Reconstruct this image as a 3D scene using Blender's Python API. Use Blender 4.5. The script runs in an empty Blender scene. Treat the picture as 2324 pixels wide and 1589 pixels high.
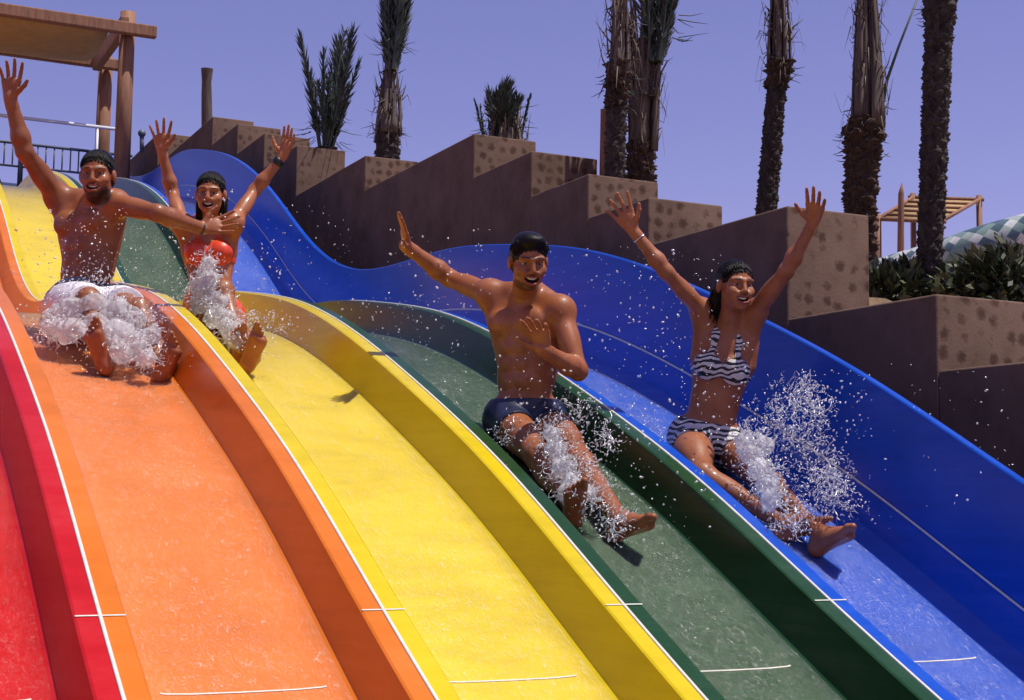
import bpy, bmesh, math, random
import numpy as np
from mathutils import Vector, Matrix
R = math.radians
random.seed(7); RNG = np.random.default_rng(7)
sc = bpy.context.scene
COL = sc.collection

# ------------------------------------------------------------------ camera
CAMP = np.array([-0.9, -4.793, 0.323])
YAW, PIT, ROL, FPX = 0.4515, 0.0995, 0.01456, 3354.07      # focal length in pixels of a 2324 px wide picture
def cam_axes():
    f = np.array([math.sin(YAW)*math.cos(PIT), math.cos(YAW)*math.cos(PIT), math.sin(PIT)])
    r = np.array([math.cos(YAW), -math.sin(YAW), 0.0]); u = np.cross(r, f)
    return r*math.cos(ROL)+u*math.sin(ROL), -r*math.sin(ROL)+u*math.cos(ROL), f
CR, CU_, CF = cam_axes()
def ray(u, v): return CR*(u-1162.)/FPX + CU_*(794.5-v)/FPX + CF
def at(u, v, d): return CAMP + ray(u, v)*d                  # a point at distance d on the line of sight
def pix(p):
    q = np.asarray(p, float)-CAMP; w = q@CF
    return (1162+FPX*(q@CR)/w, 794.5-FPX*(q@CU_)/w, w)
cd = bpy.data.cameras.new('Camera'); cam = bpy.data.objects.new('Camera', cd); COL.objects.link(cam)
M = Matrix([[CR[i], CU_[i], -CF[i], CAMP[i]] for i in range(3)]+[[0, 0, 0, 1]])
cam.matrix_world = M
cd.sensor_width = 36; cd.lens = FPX/2324*36; cd.clip_start = 0.05; cd.clip_end = 3000
sc.camera = cam

# ------------------------------------------------------------------ materials
def new_mat(name):
    m = bpy.data.materials.new(name); m.use_nodes = True
    nt = m.node_tree; return m, nt, nt.nodes['Principled BSDF'], nt.nodes['Material Output']
def nd(nt, typ, **kw):
    n = nt.nodes.new(typ)
    for k, v in kw.items():
        if k.startswith('i_'):
            key = k[2:]; key = int(key) if key.isdigit() else key.replace('_', ' ')
            n.inputs[key].default_value = v
        else: setattr(n, k, v)
    return n
def ln(nt, a, b): nt.links.new(a, b)
def ramp(nt, fac, stops, interp='LINEAR'):
    n = nt.nodes.new('ShaderNodeValToRGB'); n.color_ramp.interpolation = interp
    e = n.color_ramp.elements
    while len(e) < len(stops): e.new(0.5)
    for x, (p, c) in zip(e, stops): x.position = p; x.color = (*c, 1)
    ln(nt, fac, n.inputs[0]); return n
def coords(nt, scale=(1, 1, 1), kind='Object'):
    tc = nd(nt, 'ShaderNodeTexCoord'); mp = nd(nt, 'ShaderNodeMapping'); mp.inputs['Scale'].default_value = scale
    ln(nt, tc.outputs[kind], mp.inputs[0]); return mp.outputs[0]
def noise(nt, vec, scale, detail=3, rough=.5, dist=0):
    n = nd(nt, 'ShaderNodeTexNoise', i_Scale=scale, i_Detail=detail, i_Roughness=rough, i_Distortion=dist)
    ln(nt, vec, n.inputs['Vector']); return n
def bump(nt, h, strength, dist, bs):
    b = nd(nt, 'ShaderNodeBump', i_Strength=strength, i_Distance=dist); ln(nt, h, b.inputs['Height'])
    ln(nt, b.outputs[0], bs.inputs['Normal']); return b
def simple(name, c, rough=.6, var=.25, scale=12, bstr=.3, bdist=.004, stretch=(1, 1, 1), metal=0, spec=.5):
    m, nt, bs, out = new_mat(name)
    v = coords(nt, stretch); n = noise(nt, v, scale, 5, .6)
    lo = tuple(x*(1-var) for x in c); hi = tuple(min(1, x*(1+var)) for x in c)
    r = ramp(nt, n.outputs[0], [(.3, lo), (.7, hi)]); ln(nt, r.outputs[0], bs.inputs['Base Color'])
    bs.inputs['Roughness'].default_value = rough; bs.inputs['Metallic'].default_value = metal
    bs.inputs['Specular IOR Level'].default_value = spec
    if bstr: bump(nt, n.outputs[0], bstr, bdist, bs)
    return m
def gelcoat(name, c, rough=.22):
    m, nt, bs, out = new_mat(name)
    v = coords(nt); n1 = noise(nt, v, 1.3, 4, .6); n2 = noise(nt, coords(nt, (60, 14, 14)), 1.0, 3, .6)
    n4 = noise(nt, coords(nt, (1, .35, 5)), 3.2, 6, .7); av = nd(nt, 'ShaderNodeMath', operation='ADD'); ln(nt, n1.outputs[0], av.inputs[0]); ln(nt, n4.outputs[0], av.inputs[1]); hv = nd(nt, 'ShaderNodeMath', operation='MULTIPLY'); ln(nt, av.outputs[0], hv.inputs[0]); hv.inputs[1].default_value = .5
    r = ramp(nt, hv.outputs[0], [(.36, tuple(x*.84 for x in c)), (.5, c), (.64, tuple(min(1, x*1.07+.012) for x in c))])
    ln(nt, r.outputs[0], bs.inputs['Base Color'])
    bs.inputs['Roughness'].default_value = rough; bs.inputs['Specular IOR Level'].default_value = .3
    bump(nt, n2.outputs[0], .12, .003, bs)
    return m

# ------------------------------------------------------------------ objects
def tag(o, label=None, cat=None, group=None, kind=None):
    for k, v in (('label', label), ('category', cat), ('group', group), ('kind', kind)):
        if v: o[k] = v
    return o
def mesh_obj(name, verts, faces, mat, parent=None, smooth=True, loc=None):
    me = bpy.data.meshes.new(name)
    verts = np.asarray(verts, float)
    if loc is not None: verts = verts-np.asarray(loc)
    me.from_pydata(verts.tolist(), [], [list(map(int, f)) for f in faces]); me.update()
    me.materials.append(mat)
    if smooth: me.polygons.foreach_set('use_smooth', [True]*len(me.polygons))
    o = bpy.data.objects.new(name, me); COL.objects.link(o)
    if loc is not None: o.location = loc
    if parent: set_parent(o, parent)
    return o
def world_loc(p):
    l = Vector(p.location)
    return l+world_loc(p.parent) if p.parent else l
def set_parent(o, p):
    o.parent = p; o.location = Vector(o.location)-world_loc(p)      # parents carry translations only
def empty(name, loc):
    o = bpy.data.objects.new(name, None); COL.objects.link(o); o.location = tuple(loc); o.empty_display_size = .2
    return o
class MB:
    def __init__(s): s.v = []; s.f = []
    def add(s, v, f):
        n = len(s.v); s.v += [tuple(map(float, x)) for x in v]; s.f += [tuple(i+n for i in q) for q in f]; return s
    def box(s, a, b, bev=0):
        (x0, y0, z0), (x1, y1, z1) = a, b
        bm = bmesh.new(); bmesh.ops.create_cube(bm, size=1)
        for w in bm.verts: w.co = Vector(((x0+x1)/2+w.co.x*(x1-x0), (y0+y1)/2+w.co.y*(y1-y0), (z0+z1)/2+w.co.z*(z1-z0)))
        if bev: bmesh.ops.bevel(bm, geom=bm.edges[:]+bm.verts[:], offset=bev, segments=2, affect='EDGES', profile=.5)
        bm.verts.index_update(); s.add([w.co for w in bm.verts], [[w.index for w in f.verts] for f in bm.faces]); bm.free(); return s
    def tube(s, pts, rad, n=8, cap=True, flat=1.0, side=None):
        pts = [np.asarray(p, float) for p in pts]
        if not hasattr(rad, '__len__'): rad = [rad]*len(pts)
        base = len(s.v); prev = None
        for i, p in enumerate(pts):
            t = pts[min(i+1, len(pts)-1)]-pts[max(i-1, 0)]; t = t/(np.linalg.norm(t)+1e-12)
            a = side if side is not None else (prev if prev is not None else (np.array([1., 0, 0]) if abs(t[0]) < .9 else np.array([0, 1., 0])))
            a = a-t*(a@t); a = a/(np.linalg.norm(a)+1e-12); b = np.cross(t, a); prev = a
            for k in range(n):
                th = 2*math.pi*k/n; s.v.append(tuple(p+rad[i]*(a*math.cos(th)+b*math.sin(th)*flat)))
        for i in range(len(pts)-1):
            for k in range(n):
                q = base+i*n; s.f.append((q+k, q+(k+1) % n, q+n+(k+1) % n, q+n+k))
        if cap:
            s.f.append(tuple(base+k for k in range(n))[::-1]); s.f.append(tuple(base+(len(pts)-1)*n+k for k in range(n)))
        return s
    def build(s, name, mat, parent=None, smooth=False, loc=None):
        return mesh_obj(name, s.v, s.f, mat, parent, smooth, loc)
def smooth_by_angle(o, deg=40):
    bm = bmesh.new(); bm.from_mesh(o.data)
    for e in bm.edges:
        if len(e.link_faces) == 2: e.smooth = e.calc_face_angle(0) < R(deg)
    for f in bm.faces: f.smooth = True
    bm.to_mesh(o.data); bm.free()

# ------------------------------------------------------------------ slide profile
P = 0.95
KY = np.array([-4, -2.5, -1, 0, 1, 2, 3, 4, 5, 6, 7, 8, 9, 10, 11, 12, 13, 14, 14.56, 15.57, 16.5, 18, 19.2, 20.1, 21.3, 22.2, 23, 24])
KZ = np.array([-1.95, -1.27, -.56, -.067, .44, .864, 1.235, 1.516, 1.69, 1.815, 1.855, 1.903, 2.099, 2.512, 3.065, 3.575, 3.97, 4.265, 4.40, 4.60, 4.68, 4.74, 4.92, 5.16, 5.70, 5.98, 6.05, 6.05])
def _spl():
    n = len(KY); h = np.diff(KY); A = np.zeros((n, n)); b = np.zeros(n); A[0, 0] = A[-1, -1] = 1
    for i in range(1, n-1):
        A[i, i-1] = h[i-1]; A[i, i] = 2*(h[i-1]+h[i]); A[i, i+1] = h[i]
        b[i] = 6*((KZ[i+1]-KZ[i])/h[i]-(KZ[i]-KZ[i-1])/h[i-1])
    return np.linalg.solve(A, b)
KM = _spl()
def prof(y):
    y = np.asarray(y, float); i = np.clip(np.searchsorted(KY, y)-1, 0, len(KY)-2); h = np.diff(KY)[i]
    a = (KY[i+1]-y)/h; c = (y-KY[i])/h
    return a*KZ[i]+c*KZ[i+1]+((a**3-a)*KM[i]+(c**3-c)*KM[i+1])*h*h/6
FLOOR = 0.25
def floor_z(y): return float(prof(y))-FLOOR
SKY_TINT=(1.09,.77,1.12,1); SKY_STR=.113; SUN_E=5.0; EXPO=0.0
WFB=.034; WF0,WF1,WF2=.0,.06,.46
# ------------------------------------------------------------------ world and sun
SUN = np.array([.24, -.24, .935]); SUN /= np.linalg.norm(SUN)
w = bpy.data.worlds.new('World'); sc.world = w; w.use_nodes = True; nt = w.node_tree
bg = nt.nodes['Background']
sky = nd(nt, 'ShaderNodeTexSky', sky_type='NISHITA', sun_disc=False, sun_elevation=math.asin(SUN[2]), sun_rotation=math.atan2(SUN[0], SUN[1]), air_density=1.0, dust_density=0.6, ozone_density=1.5)
mx = nd(nt, 'ShaderNodeMix', data_type='RGBA', blend_type='MULTIPLY'); mx.inputs[0].default_value = 1
mx.inputs[7].default_value = SKY_TINT
ln(nt, sky.outputs[0], mx.inputs[6]); ln(nt, mx.outputs[2], bg.inputs[0]); bg.inputs[1].default_value = SKY_STR
sl = bpy.data.lights.new('Sun', 'SUN'); sl.energy = SUN_E; sl.angle = R(.5); sl.color = (1, .95, .86)
so = bpy.data.objects.new('Sun', sl); COL.objects.link(so); so.rotation_euler = Vector(-SUN).to_track_quat('-Z', 'Y').to_euler()
vs = sc.view_settings; sc.display_settings.display_device = 'sRGB'; vs.view_transform = 'Standard'; vs.look = 'None'; vs.exposure = EXPO; vs.gamma = 1

# ------------------------------------------------------------------ the slide
LANE_C = {'red': (.46, .008, .008), 'orange': (.62, .155, .012), 'yellow': (.62, .46, .005), 'green': (.012, .052, .014), 'blue': (.004, .064, .43)}
LANE_M = {k: gelcoat(k+'_gelcoat', c) for k, c in LANE_C.items()}
M_joint = simple('joint_sealant', (.64, .61, .53), .45, .12, 30, .2)
YS = np.arange(-4.0, 23.01, 0.125)
FL = .082
SEAMS = [-3.5, 0, 7.0, 14.0]
def cross(last=False, first=False):
    a = [(.002, -.03), (.002, -.006), (.008, 0), (FL-.008, 0), (FL, -.006), (FL+.012, -.06), (FL+.03, -.17), (FL+.045, -.215), (FL+.075, -.24), (FL+.13, -.252), (.3, -.256), (P/2, -.257)]
    b = [(P-x, z) for x, z in a[::-1]][1:]
    if last: b = [q for q in b if q[1] < -.2]+[(P-.055, -.17), (P-.022, -.03), (P-.014, 0), (P-.002, .25), (P+.028, .505), (P+.034, .512), (P+.072, .512), (P+.078, .505), (P+.05, .25), (P+.03, -.2)]
    if first: a = [(-.012, -.55), (-.012, -.02), (-.006, -.004)]+a[2:]
    return a+b
def sweep(xs, cs, ys, mb=None):
    n = len(cs); mb = mb or MB(); z = prof(ys)
    v = [(xs+x, y, zz+dz) for y, zz in zip(ys, z) for x, dz in cs]
    f = [(i*n+k, i*n+k+1, (i+1)*n+k+1, (i+1)*n+k) for i in range(len(ys)-1) for k in range(n-1)]
    return mb.add(v, f)
slide = tag(empty('water_slide', (2.4, -4, -2.2)), 'five lane humped water slide in red, orange, yellow, green and blue', 'water slide')
for i, c in enumerate(LANE_C):
    ln_ = sweep((i-1)*P, cross(last=(i == 4), first=(i == 0)), YS).build('lane', LANE_M[c], slide, True); smooth_by_angle(ln_, 30)
    tag(ln_, {'blue': 'blue lane with tall blue side wall'}.get(c, c+' lane'))
    cs = cross(last=(i == 4))
    for ys in SEAMS:
        sl_ = float(prof(ys+.05)-prof(ys-.05))/.1; zz = float(prof(ys))
        segs = [[(.004, 0), (FL-.004, 0)], [(FL+.115, -.2490), (FL+.13, -.252), (.3, -.256), (P/2, -.257), (P-.3, -.256), (P-FL-.13, -.252), (P-FL-.115, -.2490)]]
        if i < 4: segs.append([(P-FL+.004, 0), (P-.004, 0)])
        for q in segs:
            v = [((i-1)*P+x, ys+e, zz+z+e*sl_+.0032) for x, z in q for e in (-.0032, .0032)]
            mesh_obj('panel_joint', v, [(2*k, 2*k+1, 2*k+3, 2*k+2) for k in range(len(q)-1)], M_joint, ln_)
for i in range(0, 4):
    w_ = .0065
    sweep(i*P, [(-w_, -.01), (-w_, .003), (-w_*.5, .0055), (w_*.5, .0055), (w_, .003), (w_, -.01)], YS).build('joint_strip', M_joint, slide, True)
sweep(4*P, [(-.0195, -.006), (-.0235, 0), (-.0192, .006)], YS).build('joint_strip', M_joint, slide, True)

# thin running water over the lane floors
def water_mat(WFB=WFB, k=1.0):
    m, nt, bs, out = new_mat('running_water')
    wv = noise(nt, coords(nt, (20, 7, 7)), 1.6, 6, .66, 1.4); n2 = noise(nt, coords(nt, (95, 48, 48)), 1.6, 4, .65, .8); n3 = noise(nt, coords(nt, (2.2, .7, .7)), 1.5, 4, .6, .8)
    st = noise(nt, coords(nt, (34, 15, 15)), 1.7, 6, .72, 1.6)
    h = nd(nt, 'ShaderNodeMath', operation='MULTIPLY_ADD'); ln(nt, n2.outputs[0], h.inputs[0]); h.inputs[1].default_value = .55; ln(nt, wv.outputs[0], h.inputs[2])
    msk = ramp(nt, n3.outputs[0], [(.38, (.55,)*3), (.62, (1,)*3)])
    r = ramp(nt, st.outputs[0], [(.47, (WF0*k,)*3), (.58, (WF1*k,)*3), (.70, (WF2*k,)*3)])
    am = nd(nt, 'ShaderNodeMath', operation='MULTIPLY'); ln(nt, r.outputs[0], am.inputs[0]); ln(nt, msk.outputs[0], am.inputs[1])
    ad = nd(nt, 'ShaderNodeMath', operation='ADD'); ln(nt, am.outputs[0], ad.inputs[0]); ad.inputs[1].default_value = WFB
    b = nd(nt, 'ShaderNodeBump', i_Distance=.014); ln(nt, h.outputs[0], b.inputs['Height']); ln(nt, msk.outputs[0], b.inputs['Strength'])
    tr = nd(nt, 'ShaderNodeBsdfTransparent'); df = nd(nt, 'ShaderNodeBsdfDiffuse'); df.inputs[0].default_value = (.86, .86, .76, 1)
    gl = nd(nt, 'ShaderNodeBsdfGlossy', i_Roughness=.14); ln(nt, b.outputs[0], gl.inputs['Normal'])
    fr = nd(nt, 'ShaderNodeFresnel', i_IOR=1.22)
    m1 = nd(nt, 'ShaderNodeMixShader'); ln(nt, ad.outputs[0], m1.inputs[0]); ln(nt, tr.outputs[0], m1.inputs[1]); ln(nt, df.outputs[0], m1.inputs[2])
    m2 = nd(nt, 'ShaderNodeMixShader'); ln(nt, fr.outputs[0], m2.inputs[0]); ln(nt, m1.outputs[0], m2.inputs[1]); ln(nt, gl.outputs[0], m2.inputs[2])
    ln(nt, m2.outputs[0], out.inputs['Surface']); return m
M_water = water_mat()
wb, wb0 = MB(), MB()
ysw = np.arange(-4, 20, .08)
for i in range(5):
    xs = np.linspace(FL+.06, P-FL-.06, 17); cr_ = cross(); zs = np.interp(xs, [q[0] for q in cr_], [q[1] for q in cr_])+.0055
    sweep((i-1)*P, list(zip(xs, zs)), ysw, wb if i else wb0)
wo = wb.build('water', M_water, None, True); tag(wo, kind='structure')
tag(wb0.build('water', water_mat(.004, .35), None, True), kind='structure')

# ------------------------------------------------------------------ stepped planter wall beside the slide
def speckle_mat():
    m, nt, bs, out = new_mat('stamped_render')
    v = coords(nt); n = noise(nt, v, 3, 5, .65); n2 = noise(nt, v, 60, 3, .6)
    dv = nd(nt, 'ShaderNodeVectorMath', operation='MULTIPLY_ADD'); ln(nt, noise(nt, v, 14, 3).outputs['Color'], dv.inputs[0]); dv.inputs[1].default_value = (.05, .05, .05); ln(nt, v, dv.inputs[2])
    vo = nd(nt, 'ShaderNodeTexVoronoi', i_Scale=9.0, i_Randomness=.5); ln(nt, dv.outputs[0], vo.inputs['Vector'])
    vo2 = noise(nt, v, 45, 2)
    sm = nd(nt, 'ShaderNodeMath', operation='MULTIPLY_ADD'); ln(nt, vo2.outputs[0], sm.inputs[0]); sm.inputs[1].default_value = .35; ln(nt, vo.outputs['Distance'], sm.inputs[2])
    spot = ramp(nt, sm.outputs[0], [(.34, (.44, .37, .36)), (.46, (.66, .60, .59)), (.58, (1, 1, 1))])
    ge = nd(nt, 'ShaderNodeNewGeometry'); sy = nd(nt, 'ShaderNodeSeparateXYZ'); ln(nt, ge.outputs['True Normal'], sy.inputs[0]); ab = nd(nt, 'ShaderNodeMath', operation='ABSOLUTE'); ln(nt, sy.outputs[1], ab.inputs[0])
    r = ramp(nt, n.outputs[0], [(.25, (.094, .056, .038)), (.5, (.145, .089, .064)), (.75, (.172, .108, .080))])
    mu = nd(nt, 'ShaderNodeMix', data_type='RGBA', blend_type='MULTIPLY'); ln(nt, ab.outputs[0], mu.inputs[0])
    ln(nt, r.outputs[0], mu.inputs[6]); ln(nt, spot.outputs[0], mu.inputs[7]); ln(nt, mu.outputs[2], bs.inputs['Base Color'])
    bs.inputs['Roughness'].default_value = .9; bs.inputs['Specular IOR Level'].default_value = .2
    ad = nd(nt, 'ShaderNodeMath', operation='ADD'); ln(nt, n2.outputs[0], ad.inputs[0]); ln(nt, spot.outputs[0], ad.inputs[1])
    bump(nt, ad.outputs[0], .35, .006, bs)
    return m
M_block = speckle_mat()
M_soil = simple('dry_soil', (.20, .13, .08), .95, .35, 9, .6, .02)
XW, XE = 4.6, 5.245
BLK = [(-1.6, 1.035, 'lowest dark planter block under the long block at the right edge'),
       (1.315, 1.45, 'long speckled planter block at the right edge with leafy shrubs showing above it'),
       (2.643, 2.163, 'tall speckled planter block behind the raised hand of the woman in the blue lane'),
       (4.309, 2.514, 'speckled planter block just right of the waving hand, below the palm pair'),
       (5.223, 2.864, 'speckled planter block that carries the pair of palms'),
       (6.228, 3.256, 'speckled planter block between the low tied palm clump and the palm pair'),
       (7.42, 3.667, 'speckled planter block with a low tied palm clump on top'),
       (10.33, 4.055, 'speckled planter block under the lone palm with a swollen base'),
       (12.84, 4.70, 'small speckled planter block under the leaning feathery palm'),
       (14.32, 5.18, 'small speckled planter block behind the black wristband'),
       (15.7, 5.62, 'small speckled planter block right of the cut palm stump'),
       (17.16, 6.06, 'small speckled planter block beside the cut palm stump'),
       (21.0, 6.65, 'farthest planter block behind the pergola post')]
blocks = []
for k, (y0, z1, lab) in enumerate(BLK):
    y1 = BLK[k+1][0] if k+1 < len(BLK) else y0+5
    z0 = min(z1-1.6, float(prof(min(y0, 22)))-1.2)
    o = MB().box((XW, y0, z0), (XE, y1-.003, z1), .014).build('planter_block', M_block); smooth_by_angle(o, 50)
    tag(o, lab, 'planter', 'stepped planter blocks beside the slide'); blocks.append(o)

# terrain: one sheet; the hill behind the planters, the sunk bed of the slide, flat sand far away
gx = np.concatenate([np.linspace(-400, -12, 14), np.linspace(-8, 4.4, 14), [4.58, 5.0, 5.25, 5.4], np.linspace(5.7, 14, 18), np.linspace(16, 500, 16)])
gy = np.concatenate([np.linspace(-300, -10, 10), np.linspace(-8, 27, 60), np.linspace(29, 60, 10), np.linspace(80, 900, 10)])
def ground_z(x, y):
    t = float(np.interp(y, [b[0] for b in BLK]+[60], [b[1] for b in BLK]+[6.2]))
    s = float(prof(np.clip(y, -4, 23)))-1.0
    low = -2.4
    if x <= 4.59: near = s if y > -4 else low
    elif x < 5.4: near = min(t-1.2, s+.9)
    else: near = t-.55-(x-5.4)*.17
    if x < -6: near = s-(-6-x)*.5
    return max(low, near) if y < 60 else max(low, near*max(0, 1-(y-60)/30))
gv = [(x, y, ground_z(x, y)+.02*math.sin(7*x+3*y)) for y in gy for x in gx]; n = len(gx)
gf = [(j*n+i, j*n+i+1, (j+1)*n+i+1, (j+1)*n+i) for j in range(len(gy)-1) for i in range(n-1)]
tag(mesh_obj('ground', gv, gf, M_soil), kind='structure')

# ------------------------------------------------------------------ palms
M_boot = simple('palm_boots', (.042, .031, .026), .9, .75, 18, .7, .01, (1, 1, .5))
M_fibre = simple('palm_fibre', (.058, .033, .022), .95, .7, 16, .8, .012, (3, 3, .4))
M_petiole = simple('dry_petiole', (.105, .074, .056), .7, .65, 7, .4, .005, (6, 6, .35))
M_leaf = simple('palm_leaflets', (.045, .062, .050), .55, .5, 5, 0, 0)
def trunk_mesh(base, top, r0, r1, boots=11, rough=1.0, n=66, bulge=(), root=False):
    base, top = np.asarray(base), np.asarray(top)
    if root:
        for _ in range(3): g = max(ground_z(base[0], base[1])-.1, base[2]-3); base = base+(top-base)*min(0, (g-base[2])/(top[2]-base[2])) if g < base[2] else base
    L = np.linalg.norm(top-base); nz = max(14, int(L/.012)); mb = MB()
    v = []; pr = .085
    for j in range(nz+1):
        t = j/nz; c = base+(top-base)*t; r = r0+(r1-r0)*t
        for (tb, wb_, hb) in bulge: r += hb*math.exp(-((t-tb)/wb_)**2)
        for k in range(n):
            th = 2*math.pi*k/n; z = t*L
            a = (boots/2*th/math.pi/2+z/(2*pr)) % 1; b = (boots/2*th/math.pi/2-z/(2*pr)) % 1
            tri = min(min(a, 1-a), min(b, 1-b))*2
            ph = (z/pr) % 1
            ck = math.sin(12.9*round(k*boots/n)+78.2*round(z/pr*2))*43758.5; ck -= math.floor(ck); d = rough*r*(.16*min(1, tri*3)*(.35+1.1*ck)+.10*(1-ph)*tri)+.014*rough*RNG.normal()*.6
            v.append(c+np.array([math.cos(th), math.sin(th), 0])*(r*.88+d))
    f = [(j*n+k, j*n+(k+1) % n, (j+1)*n+(k+1) % n, (j+1)*n+k) for j in range(nz) for k in range(n)]
    f.append(tuple(nz*n+k for k in range(n)))
    return mb.add(v, f)
def petioles(mb, c, r, H, n, flare, w=.035, curl=.0, spread_top=0.0):
    c = np.asarray(c, float)
    for k in range(n):
        th = 2*math.pi*(k+random.random()*.7)/n; rr = r*random.uniform(.25, 1.12); h = H*random.uniform(.75, 1.1)
        d = np.array([math.cos(th), math.sin(th), 0]); pts = []; ra = []
        j = random.uniform(-.25, .25)
        for t in np.linspace(0, 1, 9):
            out = rr*(1+flare*math.sin(math.pi*min(1, t*1.1))*random.uniform(.9, 1.1))*(1-.5*t)+spread_top*t*t
            th2 = th+j*t; d2 = np.array([math.cos(th2), math.sin(th2), 0])
            pts.append(c+d2*out+np.array([0, 0, h*t])); ra.append(w*(1-.72*t)*random.uniform(.9, 1.1))
        mb.tube(pts, ra, 6, True, .5, np.array([-d[1], d[0], 0]))
        for _ in range(5):                                  # dry strips peeling off
            q = pts[random.randint(0, 6)]; o_ = d*random.uniform(.02, .10)+RNG.normal(size=3)*.02; mb.tube([q, q+o_+np.array([0, 0, random.uniform(-.10, .16)]), q+o_*1.5+np.array([0, 0, random.uniform(-.22, .30)])], [.010, .007, .002], 4, False, .35)
    return mb
def frond(mb, base, dirv, L, droop, n=46, ll=.28, w=.016, start=.25, open_=.5, sideband=None):
    base = np.asarray(base, float); dv = np.asarray(dirv, float); dv = dv/np.linalg.norm(dv)
    side = np.cross(dv, [0, 0, 1.]) if abs(dv[2]) < .99 else np.array([1., 0, 0])
    side = side+RNG.normal(size=3)*.5; side -= dv*(side@dv); side /= np.linalg.norm(side)
    pts = []; p = base.copy(); d = dv.copy(); N = 14
    for i in range(N+1):
        pts.append(p.copy()); p = p+d*L/N; d = d+np.array([dv[0], dv[1], -.6])*droop/N; d /= np.linalg.norm(d)
    mb.tube(pts, [.017*(1-.85*i/N)*L+.003 for i in range(N+1)], 5, False)
    for i in range(n):
        t = start+(1-start)*(i+random.random())/n; q = t*N; a = min(int(q), N-1); pt = pts[a]+(pts[a+1]-pts[a])*(q-a)
        tang = pts[a+1]-pts[a]; tang /= np.linalg.norm(tang)
        l = ll*L*(.55+.6*math.sin(math.pi*min(1, .15+.8*t)))*random.uniform(.75, 1.15)
        for s in (-1, 1):
            sv = side*s*open_*random.uniform(.5, 1.2)+np.cross(tang, side)*random.uniform(-.3, .4)
            dd = tang+sv; dd /= np.linalg.norm(dd); wv = np.cross(dd, RNG.normal(size=3)); wv /= np.linalg.norm(wv); wv *= w*L*random.uniform(.6, 1.1)
            e = pt+dd*l; mdp = pt+dd*l*.45
            mb.add([pt-wv*.3, pt+wv*.3, mdp+wv, e, mdp-wv], [(0, 1, 2, 3, 4)])
    return mb
def strands(mb, c, r, n, l, up=.3):
    for k in range(n):
        th = random.random()*6.283; d = np.array([math.cos(th), math.sin(th), random.uniform(-.6, up)]); d /= np.linalg.norm(d)
        p = np.asarray(c)+np.array([math.cos(th)*r, math.sin(th)*r, random.uniform(-.5, .5)*r*2])
        q = p+d*l*random.uniform(.4, 1.1); m_ = (p+q)/2+np.array([0, 0, -.1*l*random.random()])
        mb.tube([p, m_, q], [.005, .004, .0015], 4, False)
def bundle(mb, c, r, H, n, leafs=30, lean=(0, 0), tip=.25, ll=.2, op=.35, start=.2):
    for k in range(n):
        th = 2*math.pi*(k+random.random())/n; rr = random.random()**.5*r
        b = np.asarray(c)+np.array([math.cos(th)*rr*.5, math.sin(th)*rr*.5, -.05])
        frond(mb, b, (math.cos(th)*rr/H*1.2+lean[0], math.sin(th)*rr/H*1.2+lean[1], 1), H*random.uniform(.72, 1.05), tip*random.uniform(-.3, .8), leafs, ll, .013, start, op)
GP = 'young palms with tied up fronds on the slope'
def palm(u, vb, vt, d, wpx, label, parts, lean_u=0.0):
    """u: picture column, vb: where the trunk meets what is in front of it, vt: top of trunk, d: distance"""
    r = wpx/2*d/FPX; b = at(u, vb, d); t = at(u+lean_u, vt, d)
    base = b.copy(); root = tag(empty('palm_tree', base), label, 'palm tree', GP)
    return root, b, t, r
PX = FPX
def px(n, d): return n*d/FPX
# 1: lone palm on the block with bulged base
d = 16.9; root, b, t, r = palm(879, 372, 268, d, 56, 'lone palm with smooth pale brown sheath and swollen dark base left of middle', 0)
trunk_mesh(b, at(880, 300, d), px(31, d), px(25, d), 9, 1.1, 48, root=True).build('trunk', M_boot, root, True)
mb = MB(); petioles(mb, at(881, 305, d), px(25, d), px(190, d), 26, .10, .05, 0, -px(3, d)); mb.build('sheath', M_petiole, root, True)
mb = MB(); bundle(mb, at(888, 150, d), px(26, d), px(230, d), 16, 60, (.03, 0), .2, .17, .45, .02); strands(mb, at(888, 110, d), px(18, d), 26, px(48, d), .8); strands(mb, at(881, 290, d), px(24, d), 12, px(40, d)); mb.build('crown', M_leaf, root, True)
# 2: feathery clump behind the small blocks
d = 19.0; root = tag(empty('palm_tree', at(742, 370, d)), 'stemless palm of stiff dark fronds spreading upward, just right of the wristband arm', 'palm tree', GP)
mb = MB()
for (u0, v0, u1, v1, l, o) in [(728, 345, 685, 82, .16, .35), (745, 340, 800, 72, .17, .4), (752, 345, 812, 140, .13, .35), (735, 345, 735, 120, .17, .5), (742, 345, 765, 95, .17, .5), (728, 340, 705, 165, .17, .4), (740, 345, 780, 70, .15, .5), (733, 340, 748, 180, .2, .6), (742, 345, 722, 190, .2, .55), (748, 345, 775, 170, .2, .5), (735, 345, 790, 120, .14, .5), (750, 350, 790, 190, .16, .6)]:
    a = at(u0, v0, d); e = at(u1, v1, d+random.uniform(-.3, .3)); frond(mb, a, e-a, np.linalg.norm(e-a), .06, 62, l, .010, .12, o)
strands(mb, at(742, 290, d), px(36, d), 30, px(60, d), .2); mb.build('crown', M_leaf, root, True)
trunk_mesh(at(740, 400, d), at(740, 335, d), px(26, d), px(22, d), 9, 1.2, 40, root=True).build('trunk', M_boot, root, True)
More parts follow.
